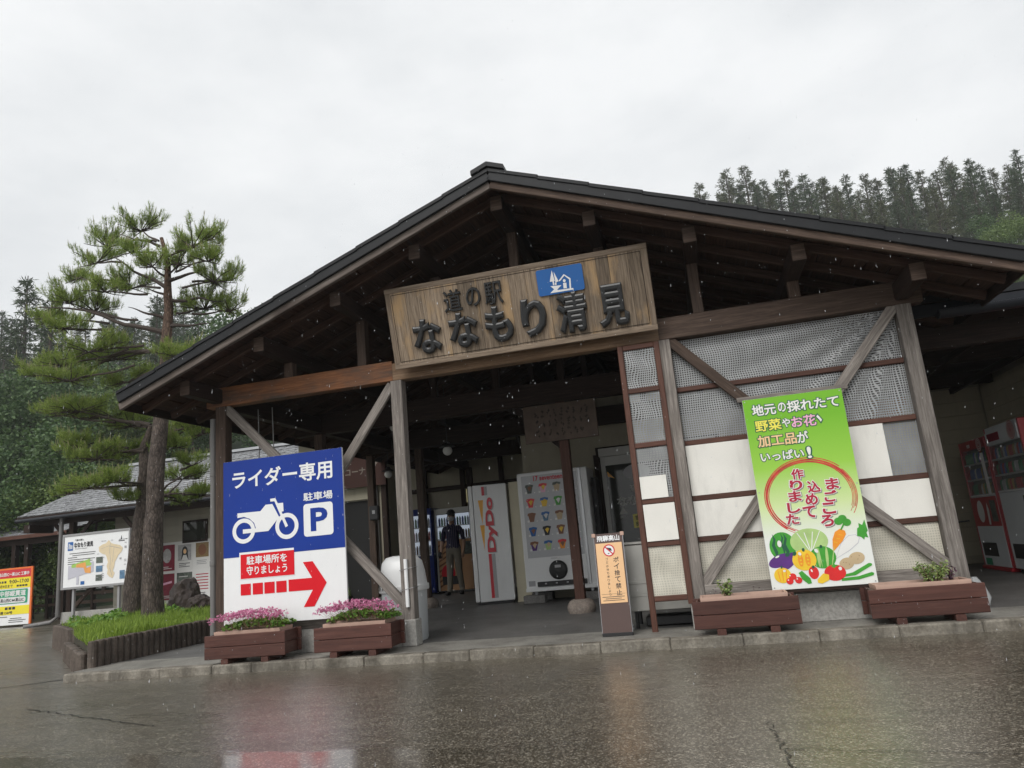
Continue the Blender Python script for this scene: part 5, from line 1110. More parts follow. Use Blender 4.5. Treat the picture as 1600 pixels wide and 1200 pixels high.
q = MB(); pgon(q, pl, [(.42,.50),(.42,.58),(.72,.62),(.76,.46),(.90,.50),(.90,.32),(.72,.34),(.66,.48)], .005); q.build('plan_buildings', MAT['plan_orange'], ib)
q = MB(); pgon(q, pl, [(1.13,.98),(1.25,1.04),(1.36,1.06),(1.45,1.14),(1.53,1.05),(1.62,1.02),(1.80,.98),(1.90,.90),(1.86,.80),(1.76,.72),(1.72,.64),(1.66,.55),(1.64,.42),(1.60,.34),(1.66,.26),(1.60,.14),(1.50,.18),(1.42,.26),(1.44,.36),(1.40,.46),(1.44,.56),(1.40,.68),(1.36,.76),(1.24,.80),(1.15,.86)], .002); q.build('map_area', MAT['map_tan'], ib)
q = MB()
for pts in ([(1.2,.92),(1.45,.98),(1.7,.92),(1.85,.88)], [(1.5,1.05),(1.48,.85),(1.52,.6),(1.50,.4),(1.58,.2)], [(1.62,.95),(1.6,.75),(1.58,.55)]):
    for a_, c_ in zip(pts, pts[1:]): pgon(q, pl, [a_, c_, (c_[0]+.008, c_[1]+.008), (a_[0]+.008, a_[1]+.008)], .0035)
for k in range(26): u_, v_ = random.choice(((random.uniform(1.08,1.98), random.choice((1.12,1.18))), (random.choice((1.08,1.95)), random.uniform(.15,1.1)), (random.choice((1.25,1.8)), random.uniform(.12,.7)))); rect(q, pl, u_, v_, u_+.07, v_+.014, .0035)
q.build('map_lines', MAT['grey_ink'], ib)
q = MB(); [rect(q, pl, 1.06, v_, 1.27, v_+.16, .002) for v_ in (.10, .56)]; q.build('photo', MAT['photo_dark'], ib); q = MB(); rect(q, pl, 1.06, .33, 1.27, .49, .002); rect(q, pl, 1.82, .10, 1.98, .32, .002); q.build('photo', MAT['photo_blue'], ib)
# ---- roadworks banner sign
rb = thing('roadworks_sign', (-13.9, 10, GZ), 'yellow, green and white roadworks notice in an orange frame', 'sign')
x0, x1 = -14.56, -13.36; pl = Plane((x0, 9.99, 0), (1,0,0), (0,0,1)); BW = x1-x0
wbox('panel', x0, 9.995, -.02, x1, 10.02, 1.50, 'sign_white', rb)
for (a, c, d, e_) in ((x0-.03,1.501,x1+.07,1.55), (x1+.002,-.02,x1+.07,1.50), (x0-.03,-.02,x0-.002,1.5)): wbox('frame', a, 9.985, c, d, 10.03, e_, 'banner_orange', rb, .004)
for x in (x0+.1, x1+.03): bar('leg', (x, 10.04, GZ), (x, 10.04, .6), .04, .04, MAT['rubber_black'], rb)
q = MB(); rect(q, pl, 0, 1.27, BW, 1.50, .002); q.build('red_band', MAT['banner_red'], rb); q = MB(); rect(q, pl, 0, .98, BW, 1.268, .002); rect(q, pl, 0, .26, BW, .50, .002); q.build('yellow_band', MAT['banner_yellow'], rb)
q = MB(); rrect(q, pl, .06, .56, BW-.08, .95, .03, .002); q.build('green_box', MAT['banner_green'], rb)
q = MB(); letters(q, pl, '高山西IC～高山IC 工事中', .05, 1.33, BW-.06, 1.43, .004, .03); letters(q, pl, '中部縦貫道', .14, .77, BW-.15, .92, .004, .03); rrect(q, pl, .12, .58, BW-.14, .74, .07, .004); q.build('white_lettering', MAT['poster_white'], rb)
q = MB(); letters(q, pl, '9:00~17:00', .46, 1.12, 1.14, 1.22, .004, .02); letters(q, pl, '10月9日まで', .05, 1.01, .58, 1.09, .004, .02); [rect(q, pl, .08+.1*k, 1.14, .15+.1*k, 1.2, .004) for k in range(3)]; [rect(q, pl, .72+.1*k, 1.02, .80+.1*k, 1.07, .004) for k in range(4)]
letters(q, pl, '高山西IC⇔高山IC', .18, .61, BW-.2, .71, .006, .02); letters(q, pl, '国道158号', .06, .28, .62, .36, .004, .025); [rect(q, pl, .35+.13*k, .40, .45+.13*k, .47, .004) for k in range(3)]
for k, (a, w_) in enumerate(((.05,.4),(.55,.4),(.5,.6),(.5,.5))): rect(q, pl, a, .20-.05*k, a+w_, .215-.05*k, .004)
q.build('dark_lettering', MAT['ink'], rb)
# ---- open shelter far left
sl = thing('rest_shelter', (-15.5, 13, 0), 'dark open timber shelter with shingle roof at the far left', 'shelter')
shingle_slope('shingles', (-22,11.8,2.62), (-14.0,11.8,2.62), (-22,14.5,3.3), (-14.0,14.5,3.3), 14, .3, sl)
q = MB(); q.poly([(-22,11.78,2.55),(-14.0,11.78,2.55),(-14.0,14.5,3.24),(-22,14.5,3.24)], (0,0,.05)); recalc(q.build('roof_deck', MAT['dark_wood'], sl))
bar('eave_beam', (-22,12.0,2.42), (-14.0,12.0,2.42), .12,.2, MAT['dark_wood'], sl); bar('eave_fascia', (-22,11.77,2.56), (-14.0,11.77,2.56), .03,.12, MAT['red_brown_wood'], sl)
for x in (-17.2, -16.2, -15.7, -14.25): bar('post', (x,12.0,GZ), (x,12.0,2.35), .16,.16, MAT['dark_wood'], sl)
for x in (-17.2, -14.25): bar('post', (x,14.3,GZ), (x,14.3,3.1), .16,.16, MAT['dark_wood'], sl)
for z in (.35, .62): bar('rail', (-22,13.2,z), (-11.5,13.2,z), .05,.10, MAT['brown_wood'], sl)
for k in range(7): x = -17+.9*k; bar('rail_post', (x,13.2,GZ), (x,13.2,.8), .09,.09, MAT['dark_wood'], sl)
gr_ = thing('guard_rail', (-18, 22, 0), 'pale road guard rail beyond the shelter', 'railing')
for z in (.45, .75): bar('rail', (-40,22,z), (-8,22,z), .06,.16, MAT['white_paint'], gr_)
for k in range(11): bar('rail_post', (-40+3.2*k,22.05,GZ), (-40+3.2*k,22.05,.85), .1,.1, MAT['white_paint'], gr_)
# ================================================================== log-edged bed, grass, boulder
BED = [(-1.50,-.16), (-3.25,1.40), (-3.95,2.15), (-5.40,3.30), (-6.3,5.6), (-5.6,8.6), (-1.50,8.6)]
bed = thing('planting_bed', (-3.5, 3, GZ), 'raised grassy bed edged with dark upright logs', 'planting bed')
flat('bed_soil', (.04,.035,.02), .95, .3, 6, bmp=.5)
q = MB(); q.poly([(x, y, GZ) for x, y in BED], (0, 0, .31)); recalc(q.build('soil', MAT['bed_soil'], bed))
def log_row(p, q_, ht, rad=.052, out=(0,0)):
    p = Vector(p); q_ = Vector(q_); n = max(1, int(round((q_-p).length/(rad*1.86))))
    for i in range(n):
        c = p.lerp(q_, (i+.5)/n); r_ = rad*random.uniform(.92, 1.06); h_ = ht+random.uniform(-.006,.008); mb = MB()
        prof = [(r_*.98, GZ-.05), (r_, GZ+.02), (r_*random.uniform(.96,1.02), GZ+.5*(h_-GZ)), (r_*.99, h_-.012), (r_*.86, h_)]
        mb.lathe(c.x, c.y, prof, 12); mb.build('log', MAT['log_concrete'], bed, smooth=False)
log_row((-1.455,-.20), (-1.455, 4.2), .285); log_row((-1.56,-.17), (-3.30,1.35), .155, .055); log_row((-3.55,1.95), (-3.98,2.08), .28); log_row((-3.98,2.08), (-5.45,3.24), .28); log_row((-5.45,3.24), (-6.35,5.5), .28)
leaf_mat('grass_blade', (.07,.14,.015), (.38,.52,.085), .5, .4)
def inside(x, y, poly):
    c = np.zeros(len(x), bool); j = len(poly)-1
    for i in range(len(poly)):
        xi, yi = poly[i]; xj, yj = poly[j]; c ^= ((yi > y) != (yj > y)) & (x < (xj-xi)*(y-yi)/(yj-yi+1e-12)+xi); j = i
    return c
r = RNG; n = 150000; X = r.uniform(-6.3, -1.5, n); Y = r.uniform(-.2, 6.5, n); d = np.hypot(X+1.5, Y+.2); keep = inside(X, Y, BED) & (r.random(n) < np.clip(1.35-d*.13, .35, 1)*np.clip(.9+.5*np.sin(X*5.3+Y*2)*np.sin(Y*4.1-X), .5, 1)); X, Y = X[keep], Y[keep]; n = len(X)
Zb = np.full(n, GZ+.30); sink = (X < -1.55) & ((X+3.25)*(-1.56)-(Y-1.40)*(-1.75) > 0); hgt = r.uniform(.05, .19, n)*(.8+.35*np.sin(X*3.1+1)*np.sin(Y*2.3)+.3*np.sin(X*9+Y*7)*np.sin(Y*8-X*3)); hgt = np.maximum(hgt, .03); an = r.uniform(0, 6.28, n); ln = r.uniform(.02, .11, n); wd = r.uniform(.0025, .0045, n)
dx, dy2 = np.cos(an), np.sin(an); a0 = np.stack([X-dy2*wd, Y+dx*wd, Zb], 1); a1 = np.stack([X+dy2*wd, Y-dx*wd, Zb], 1); mid = np.stack([X+dx*ln*.4, Y+dy2*ln*.4, Zb+hgt*.65], 1); tip = np.stack([X+dx*ln, Y+dy2*ln, Zb+hgt], 1)
b0 = mid + np.stack([-dy2*wd*.7, dx*wd*.7, 0*X], 1); b1 = mid - np.stack([-dy2*wd*.7, dx*wd*.7, 0*X], 1)
V = np.stack([a0, a1, b1, b0, tip], 1).reshape(-1, 3); I = np.arange(n)*5; F = [(i, i+1, i+2, i+3) for i in I.tolist()] + [(i+3, i+2, i+4) for i in I.tolist()]
o = np_obj('grass', V, F, MAT['grass_blade'], bed); o['kind'] = 'stuff'
nc = 5200; gx = RNG.uniform(-6.0,-3.3,nc); gy = RNG.uniform(2.2,5.2,nc); kk = inside(gx, gy, BED) & ((np.sin(gx*4)+np.sin(gy*5+1)) > -.5); gx, gy = gx[kk], gy[kk]
gz = GZ+.30+RNG.random(len(gx))**.6*(.12+.08*np.sin(gx*6)*np.sin(gy*5)); V, F = leaflets(np.stack([gx,gy,gz],1), RNG.uniform(.015,.035,len(gx)), .5, 5); np_obj('ground_cover', V, F, MAT['leaf_clump'], bed)['kind'] = 'stuff'
rk = thing('boulder', (-4.15, 4.95, .2), 'rugged dark brown boulder in the grass under the wall posters', 'boulder')
import bmesh
from mathutils import noise as mnoise
def boulder(name, c, sx, sy, sz, seed, par):
    bm = bmesh.new(); bmesh.ops.create_icosphere(bm, subdivisions=4, radius=1)
    for v_ in bm.verts:
        p_ = v_.co.copy(); f = 1+.28*mnoise.noise(p_*1.3+Vector((seed,0,0)))+.16*mnoise.noise(p_*3.1+Vector((0,seed,0)))+.06*mnoise.noise(p_*8)
        v_.co = Vector((c[0]+p_.x*f*sx, c[1]+p_.y*f*sy, c[2]+max(p_.z, -.5)*f*sz))
    me = bpy.data.meshes.new(name); bm.to_mesh(me); bm.free(); me.materials.append(MAT['rock']); o = bpy.data.objects.new(name, me); COL.objects.link(o); parent_to(o, par); reg(o); return o
boulder('stone', (-4.28,4.95,.42), .30,.26,.42, 3.1, rk); boulder('stone', (-3.86,4.85,.33), .24,.22,.22, 9.7, rk)

# ================================================================== red pines in the bed
m, t, b = new_mat('pine_bark'); v = coords(t, (1,1,.35)); vo = nd(t, 'ShaderNodeTexVoronoi', Scale=30.0, feature='DISTANCE_TO_EDGE'); dv = nd(t, 'ShaderNodeTexNoise', Scale=14.0, Detail=3); t.links.new(v, dv.inputs['Vector']); dm = nd(t, 'ShaderNodeMix'); dm.data_type = 'VECTOR'; dm.inputs['Factor'].default_value = .06; t.links.new(v, dm.inputs['A']); t.links.new(dv.outputs['Color'], dm.inputs['B']); t.links.new(dm.outputs['Result'], vo.inputs['Vector'])
n1_ = noise(t, coords(t, (1,1,.5)), 9, 7, .65); sp = nd(t, 'ShaderNodeSeparateXYZ'); t.links.new(coords(t), sp.inputs['Vector']); r1 = ramp(t, [(.25, (.035,.026,.022)), (.55, (.12,.095,.08)), (.85, (.23,.185,.155))]); t.links.new(n1_, r1.inputs['Fac'])
r2 = ramp(t, [(.25, (.05,.03,.022)), (.6, (.17,.105,.072)), (.9, (.29,.19,.135))]); t.links.new(n1_, r2.inputs['Fac']); hr = nd(t, 'ShaderNodeMapRange', interpolation_type='SMOOTHSTEP'); hr.inputs['From Min'].default_value = 3.0; hr.inputs['From Max'].default_value = 6.0; t.links.new(sp.outputs['Z'], hr.inputs['Value'])
col = mixc(t, hr.outputs[0], r1.outputs['Color'], r2.outputs['Color']); rc_ = ramp(t, [(0, (.42,.42,.42)), (.2, (1,1,1))]); t.links.new(vo.outputs['Distance'], rc_.inputs['Fac']); col = mixc(t, 1.0, col, rc_.outputs['Color'], 'MULTIPLY'); t.links.new(col, b.inputs['Base Color']); setr(b, .8, .3); bump(t, b, vo.outputs['Distance'], .9, .02)
leaf_mat('pine_needle', (.055,.12,.02), (.38,.47,.11), .5, .35); leaf_mat('pine_candle', (.16,.16,.07), (.30,.28,.14), .6, .1)
flat('far_bark', (.06,.046,.038), .9, .3, 3)
def wig(p, q_, n, amp, sag=0.0):
    p = Vector(p); q_ = Vector(q_); L_ = (q_-p).length; out_ = []
    for i in range(n+1):
        u = i/n; w_ = math.sin(math.pi*u); out_.append(p.lerp(q_, u) + Vector((random.uniform(-1,1), random.uniform(-1,1), random.uniform(-1,1)))*amp*L_*w_ + Vector((0,0,-sag*L_*w_)))
    for _ in range(2): out_ = [out_[0]] + [(out_[i-1]+out_[i]*2+out_[i+1])/4 for i in range(1, n)] + [out_[-1]]
    return out_
def tufts(name, pts, dirs, mat, parent, nn=26, L0=.05, L1=.095, wd=.0026):
    """needle fans round shoots; pts/dirs are k x 3"""
    r = RNG; k = len(pts); P_ = np.repeat(pts, nn, 0); D_ = np.repeat(dirs, nn, 0); t_ = r.random((k*nn,1)); base = P_ + D_*t_*.13
    nd_ = D_*.80 + r.normal(0, .48, (k*nn,3)); nd_ /= np.linalg.norm(nd_, axis=1)[:,None]; ln = r.uniform(L0, L1, (k*nn,1)); tip = base+nd_*ln; s_ = np.cross(nd_, r.normal(size=(k*nn,3))); s_ /= np.linalg.norm(s_, axis=1)[:,None]
    V = np.stack([base-s_*wd, base+s_*wd, tip], 1).reshape(-1, 3); F = np.arange(k*nn*3).reshape(-1, 3); return np_obj(name, V, F, mat, parent)
def pine(label, trunk, radii, limbs, pads, dens=1.0):
    tr = thing('pine_tree', trunk[0], label, 'tree', 'pines in the log-edged bed'); mb = MB()
    pts = []; rs = []
    for i in range(len(trunk)-1):
        for k in range(4):
            u = k/4; p_ = Vector(trunk[i]).lerp(Vector(trunk[i+1]), u); pts.append(p_+Vector((random.uniform(-.012,.012), random.uniform(-.012,.012), 0))); rs.append((radii[i]*(1-u)+radii[i+1]*u)*random.uniform(.96,1.05))
    pts.append(Vector(trunk[-1])); rs.append(radii[-1]); mb.tube(pts, rs, 18); mb.build('trunk', MAT['pine_bark'], tr, smooth=True)
    br = MB(); P_, D_, CP, CD = [], [], [], []
    for (p, q_, r0) in limbs: 
        w_ = wig(p, q_, 9, .085, -.02); br.tube(w_, [.8*r0*(1-.85*i/9) for i in range(10)], 7)
    for (cx_, cy_, cz_, rx, rz_, ax, ay, az) in pads:                # foliage pad fed from a point on a limb
        c = Vector((cx_, cy_, cz_)); rx *= 1.12; nb = max(6, int(12*rx/.4)); ry = rx*.8
        hub = Vector((ax, ay, az)); br.tube(wig(hub, c+Vector((0,0,-rz_*.5)), 6, .07), [.022,.02,.018,.016,.014,.012,.010], 6)
        for k in range(nb):
            an = random.uniform(0, 6.283); d = random.uniform(.35, 1)**.6; e_ = c+Vector((rx*1.1*d*math.cos(an), ry*d*math.sin(an), -rz_*.35+rz_*random.uniform(-.7,1.25)*(1-.45*d)))
            w_ = wig(c+Vector((0,0,-rz_*.55)), e_, 6, .08); br.tube(w_, [.011,.010,.009,.008,.007,.006,.005], 5)
            for _ in range(int(15*dens)):
                u = random.uniform(.35, 1.0); i_ = min(5, int(u*6)); s_ = w_[i_].lerp(w_[i_+1], u*6-i_) + Vector((random.gauss(0,.035), random.gauss(0,.035), random.gauss(0.012,.02)))
                d_ = Vector(((s_.x-c.x)/rx*.45+random.gauss(0,.25), (s_.y-c.y)/ry*.45+random.gauss(0,.25), 1.0)).normalized(); P_.append(tuple(s_)); D_.append(tuple(d_))
                if random.random() < .22: CP.append(tuple(s_+d_*.12)); CD.append(tuple((d_+Vector((0,0,.8))).normalized()))
    br.build('branches', MAT['far_bark'], tr, smooth=True); tufts('crown', np.array(P_), np.array(D_), MAT['pine_needle'], tr)
    c2 = MB()
    for p_, d_ in zip(CP, CD): p_ = Vector(p_); d_ = Vector(d_); h_ = random.uniform(.05,.15); c2.tube([p_, p_+d_*h_], [.006,.003], 4)
    co_ = c2.build('candles', MAT['pine_candle'], tr); co_['kind'] = 'stuff'
    return tr
PINE1_T = [(-3.26,2.92,.15), (-3.30,2.92,.9), (-3.28,2.92,1.95), (-3.24,2.93,3.0), (-3.13,2.93,4.2), (-3.08,2.93,5.4), (-3.10,2.93,6.2), (-3.24,2.93,6.72)]
PINE1_R = [.185,.152,.137,.122,.10,.075,.048,.03]
PADS1 = [(-3.95, 3.27, 7.3, 0.43, 0.31, -3.3, 2.93, 6.68), (-4.71, 3.27, 7.15, 0.47, 0.35, -3.74, 2.93, 6.82), (-4.64, 2.95, 6.68, 0.38, 0.31, -4.07, 2.93, 6.42), (-3.66, 2.69, 6.55, 0.28, 0.21, -3.33, 2.93, 6.46), (-2.23, 2.44, 6.32, 0.47, 0.32, -3.07, 2.93, 6.35), (-2.14, 2.8, 6.53, 0.22, 0.22, -2.94, 2.93, 6.38), (-2.79, 2.83, 6.23, 0.44, 0.25, -3.13, 2.93, 6.0), (-1.92, 2.43, 5.94, 0.3, 0.18, -2.93, 2.93, 6.03), (-2.99, 2.43, 6.05, 0.29, 0.19, -3.19, 2.93, 6.01), (-5.52, 3.48, 6.7, 0.37, 0.23, -4.05, 2.93, 6.05), (-4.0, 3.1, 6.1, 0.55, 0.24, -3.25, 2.93, 5.79), (-4.11, 2.64, 5.87, 0.36, 0.18, -3.51, 2.93, 5.72), (-2.12, 2.86, 5.79, 0.4, 0.22, -2.8, 2.93, 5.71), (-2.2, 3.45, 6.04, 0.2, 0.23, -2.61, 2.93, 5.79), (-2.69, 3.37, 5.59, 0.57, 0.28, -2.92, 2.93, 5.27), (-2.13, 3.31, 5.42, 0.29, 0.25, -2.61, 2.93, 5.21), (-5.03, 2.81, 5.92, 0.48, 0.25, -3.9, 2.93, 5.31), (-5.55, 2.92, 5.73, 0.38, 0.25, -4.3, 2.93, 5.32), (-4.77, 3.12, 5.78, 0.46, 0.22, -3.7, 2.93, 5.28), (-4.76, 2.45, 5.26, 0.39, 0.18, -4.29, 2.93, 5.2), (-5.36, 2.99, 4.86, 0.51, 0.28, -3.88, 2.93, 4.79), (-4.44, 2.68, 4.9, 0.56, 0.26, -3.56, 2.93, 4.8), (-4.6, 3.35, 4.92, 0.53, 0.24, -3.42, 2.93, 4.66), (-2.53, 2.45, 4.43, 0.39, 0.21, -3.08, 2.93, 4.67), (-2.75, 3.13, 4.49, 0.29, 0.19, -3.04, 2.93, 4.6), (-6.22, 3.34, 4.85, 0.37, 0.23, -4.53, 2.93, 4.55), (-4.77, 2.63, 4.4, 0.56, 0.21, -3.74, 2.93, 4.48), (-4.26, 3.36, 4.45, 0.52, 0.21, -3.23, 2.93, 4.35)]
LIMBS1 = [((-3.08, 2.93, 4.67), (-5.88, 3.23, 4.69), 0.05), ((-3.14, 2.93, 4.96), (-5.43, 2.54, 5.69), 0.06), ((-3.09, 2.93, 5.06), (-2.35, 3.1, 5.05), 0.05), ((-3.09, 2.93, 5.18), (-3.54, 2.53, 5.37), 0.04), ((-3.12, 2.93, 5.77), (-4.28, 2.93, 6.58), 0.05), ((-3.1, 2.93, 5.88), (-2.32, 2.88, 5.95), 0.05), ((-3.15, 2.93, 5.65), (-3.37, 2.69, 5.73), 0.03), ((-3.27, 2.93, 6.57), (-4.02, 2.79, 6.9), 0.035), ((-3.09, 2.93, 5.53), (-2.1, 3.17, 5.43), 0.045), ((-3.34, 2.93, 6.67), (-3.52, 2.78, 6.72), 0.03)]
PADS2 = [(-5.13, 3.21, 4.02, 0.58, 0.24, -4.17, 3.6, 3.57), (-5.0, 3.82, 4.01, 0.6, 0.25, -4.04, 3.6, 3.52), (-5.88, 3.54, 4.08, 0.42, 0.19, -4.72, 3.6, 3.7), (-4.67, 3.93, 3.8, 0.46, 0.25, -3.97, 3.6, 3.49), (-4.84, 3.31, 3.16, 0.55, 0.27, -4.14, 3.6, 3.16), (-5.35, 3.4, 3.41, 0.38, 0.22, -4.43, 3.6, 3.2), (-4.8, 3.93, 3.28, 0.43, 0.28, -4.06, 3.6, 3.16), (-3.25, 3.61, 3.57, 0.42, 0.31, -3.77, 3.6, 3.35), (-2.92, 3.61, 3.41, 0.24, 0.28, -3.63, 3.6, 3.22), (-3.2, 3.31, 3.13, 0.31, 0.19, -3.76, 3.6, 3.12), (-4.71, 3.07, 2.57, 0.48, 0.15, -4.21, 3.6, 2.52), (-6.13, 4.08, 2.66, 0.28, 0.15, -4.68, 3.6, 2.52), (-4.2, 3.14, 2.63, 0.32, 0.17, -4.12, 3.6, 2.54), (-3.6, 3.98, 2.66, 0.43, 0.15, -3.59, 3.6, 2.26), (-2.99, 3.45, 2.77, 0.24, 0.11, -3.34, 3.6, 2.68), (-3.69, 4.1, 2.26, 0.43, 0.15, -3.68, 3.6, 2.27), (-4.41, 3.49, 2.34, 0.23, 0.15, -4.11, 3.6, 2.26), (-3.28, 4.08, 2.33, 0.23, 0.12, -3.29, 3.6, 2.26)]
LIMBS2 = [((-3.97, 3.6, 3.55), (-5.91, 3.64, 3.98), 0.05), ((-4.09, 3.6, 3.1), (-5.19, 3.39, 3.21), 0.04), ((-3.9, 3.6, 3.25), (-3.13, 3.79, 3.47), 0.04), ((-4.12, 3.6, 2.51), (-5.57, 3.74, 2.59), 0.045), ((-3.75, 3.6, 2.28), (-3.22, 3.75, 2.29), 0.03), ((-3.75, 3.6, 2.33), (-3.21, 3.57, 2.63), 0.03)]
pine('tall red pine with layered needle pads left of the gable', PINE1_T, PINE1_R, LIMBS1, PADS1, 1.0)
pine('shorter leaning pine close behind the tall red pine', [(-4.40,3.75,.15), (-4.36,3.75,.9), (-4.22,3.75,2.0), (-4.17,3.72,2.7), (-4.15,3.65,3.15), (-3.95,3.6,3.55)], [.18,.155,.13,.10,.075,.045], LIMBS2, PADS2, 1.15)
# ================================================================== trees on the hillside
leaf_mat('conifer_leaf', (.022,.042,.024), (.085,.12,.058), .6, .2); leaf_mat('conifer_brown', (.034,.046,.022), (.115,.13,.06), .6, .2)
leaf_mat('broad_leaf', (.032,.072,.028), (.12,.19,.07), .55, .25); leaf_mat('broad_pale', (.06,.11,.03), (.19,.26,.085), .55, .25)
def clump_faces(P_, D_, ln, wd, r=RNG):
    k = len(P_); s_ = np.cross(D_, r.normal(size=(k,3))); s_ /= np.linalg.norm(s_, axis=1)[:,None]+1e-9; tip = P_+D_*ln[:,None]; mid = P_+D_*ln[:,None]*.5
    V = np.stack([P_, mid-s_*wd[:,None], tip, mid+s_*wd[:,None]], 1).reshape(-1, 3); return V, np.arange(k*4).reshape(-1, 4)
def conifer(H_, R_, mat, bare=.22, seed=0, gaps=.25):
    r = np.random.default_rng(seed); tr = thing('conifer_tree', (0,0,0), 'tree', 'tree'); mb = MB(); mb.tube([(0,0,-.6),(.02*H_*r.normal()*.3,0,H_*.5),(0,0,H_)], [.018*H_,.011*H_,.002*H_], 7); P_ = []; D_ = []
    z = bare*H_
    while z < H_*.985:
        u = (z-bare*H_)/(H_*(1-bare)); rad = R_*(1-u)**.85*(.55+.45*min(1, u*5+.35))*r.uniform(.7,1.1)+.15; nb = int(8+4*r.random())
        for _ in range(nb):
            if r.random() < gaps: continue
            an = r.uniform(0, 6.283); L_ = rad*r.uniform(.55, 1.18); dz = (-.10 if u < .6 else .25)*L_ + r.normal(0, .08); tip = np.array((L_*math.cos(an), L_*math.sin(an), z+dz)); root = np.array((0,0,z)); mb.add([root+(0,0,.03), root-(0,0,.03), tip], [(0,1,2)])
            m_ = int(9+24*L_/R_); t_ = r.uniform(.18, 1.05, m_)[:,None]; c_ = root+(tip-root)*t_ + r.normal(0, .09, (m_,3))*np.array((1,1,.7))*max(.4, L_/R_); P_.append(c_); dd_ = (tip-root)/np.linalg.norm(tip-root)*.8+r.normal(0,.55,(m_,3)); dd_[:,2] -= .12; D_.append(dd_/np.linalg.norm(dd_, axis=1)[:,None])
        z += H_*.018*r.uniform(.7, 1.4)
    P_ = np.concatenate(P_); D_ = np.concatenate(D_); k = len(P_); V, F = clump_faces(P_, D_, r.uniform(.22,.55,k)*H_/14, r.uniform(.022,.05,k)*H_/14, r)
    mb.build('trunk', MAT['far_bark'], tr); np_obj('crown', V, F, MAT[mat], tr); return tr
def broad(H_, R_, mat, seed=0, name='broadleaf_tree', nl=7500, base=.2):
    r = np.random.default_rng(seed); tr = thing(name, (0,0,0), 'tree', 'tree'); mb = MB(); mb.tube([(0,0,-.5),(.1,0,H_*.4),(0,.1,H_*.75)], [.022*H_,.015*H_,.006*H_], 7); P_ = []
    nlobe = 16
    for _ in range(nlobe):
        an = r.uniform(0, 6.283); u = r.uniform(base, .92); rr_ = R_*(1-((u-.5)/.62)**2)*r.uniform(.35, .85); c_ = np.array((rr_*math.cos(an), rr_*math.sin(an), H_*u)); lr = R_*r.uniform(.28,.46); mb.add([(0,0.03,H_*.35),(0,-.03,H_*.35),tuple(c_)], [(0,1,2)])
        d_ = r.normal(size=(nl//nlobe,3)); d_ /= np.linalg.norm(d_, axis=1)[:,None]; d_[:,2] = d_[:,2]*.8+.1; P_.append(c_+d_*lr*(r.random((nl//nlobe,1))**.35))
    P_ = np.concatenate(P_); k = len(P_); V, F = leaflets(P_, r.uniform(.05,.10,k)*H_/9, .35, 4, r); mb.build('trunk', MAT['far_bark'], tr); np_obj('crown', V, F, MAT[mat], tr); return tr
CON = [conifer(14, 2.7, 'conifer_brown', .16, 1, .42), conifer(14.5, 2.4, 'conifer_leaf', .26, 2, .46), conifer(13.5, 2.8, 'conifer_brown', .20, 3, .40), conifer(15, 2.5, 'conifer_leaf', .30, 4, .48), conifer(13, 2.3, 'conifer_leaf', .12, 5, .40), conifer(15.5, 2.9, 'conifer_brown', .34, 6, .52)]
BRO = [broad(9, 3.4, 'broad_leaf', 11), broad(8, 3.2, 'broad_pale', 12), broad(10, 3.6, 'broad_leaf', 13)]
protos = CON+BRO; used = set()
def plant(pr, x, y, s, rz, label, grp, zoff=0.0):
    z = hill_z(x, y)+zoff; M = Matrix.Translation((x, y, z)) @ Matrix.Rotation(rz, 4, 'Z') @ Matrix.Scale(s, 4)
    c = pr if pr not in used else None
    if c is None: c = copy_tree(pr, M)
    else: used.add(pr); c.matrix_basis = M
    tag(c, label, 'tree', grp); return c
rt = random.Random(21)
LR = 'dark conifer on the wooded ridge right of the gable roof'; LL = 'dark conifer on the misty hillside behind the pine'
def polar(a, d): a = math.radians(a); return 5.3+d*math.sin(a), -7.2+d*math.cos(a)
for j, (d0, cnt, a0, a1) in enumerate(((97, 40, 3.2, 31), (91, 30, 3.5, 31), (84, 18, 9, 31))):
    for i in range(cnt):
        a = a0+(a1-a0)*(i+rt.uniform(.15,.85))/cnt; x, y = polar(a, d0+rt.uniform(-3,3)); plant(rt.choice(CON), x, y, rt.uniform(.90,1.12)*(1.17-.0165*a)*(1.03, .96, .86)[j], rt.uniform(0,6.28), LR, 'conifers on the right-hand ridge')
for i in range(9):
    a = 21+10*(i+rt.random())/9; x, y = polar(a, rt.uniform(60,74)); plant(rt.choice(BRO), x, y, rt.uniform(.55,.85), rt.uniform(0,6.28), 'bushy broadleaf tree below the right-hand ridge conifers', 'broadleaf trees right of the gable')
for j, (d0, cnt, a0, a1) in enumerate(((98, 22, -54, -26), (88, 18, -54, -27), (76, 15, -55, -29))):
    for i in range(cnt):
        a = a0+(a1-a0)*(i+rt.uniform(.15,.85))/cnt; x, y = polar(a, d0+rt.uniform(-3,3)); plant(rt.choice(CON), x, y, rt.uniform(.75,1.0)*(.58 if a > -38 else .95), rt.uniform(0,6.28), LL, 'conifers on the left-hand hillside')
for j, (d0, cnt, a0, a1) in enumerate(((66, 12, -56, -32), (56, 11, -56, -33), (46, 11, -57, -35), (38, 9, -58, -40), (31, 8, -58, -43))):
    for i in range(cnt):
        a = a0+(a1-a0)*(i+rt.uniform(.15,.85))/cnt; x, y = polar(a, d0+rt.uniform(-2,2)); plant(rt.choice(BRO+[CON[1]] if d0 > 50 else BRO), x, y, rt.uniform(.75,1.15)*(1 if d0 > 40 else .6), rt.uniform(0,6.28), 'leafy tree on the lower hillside behind the left wing', 'leafy trees on the lower hillside')
for pr in protos:
    if pr not in used:
        for ch in list(pr.children): bpy.data.objects.remove(ch)
        bpy.data.objects.remove(pr)
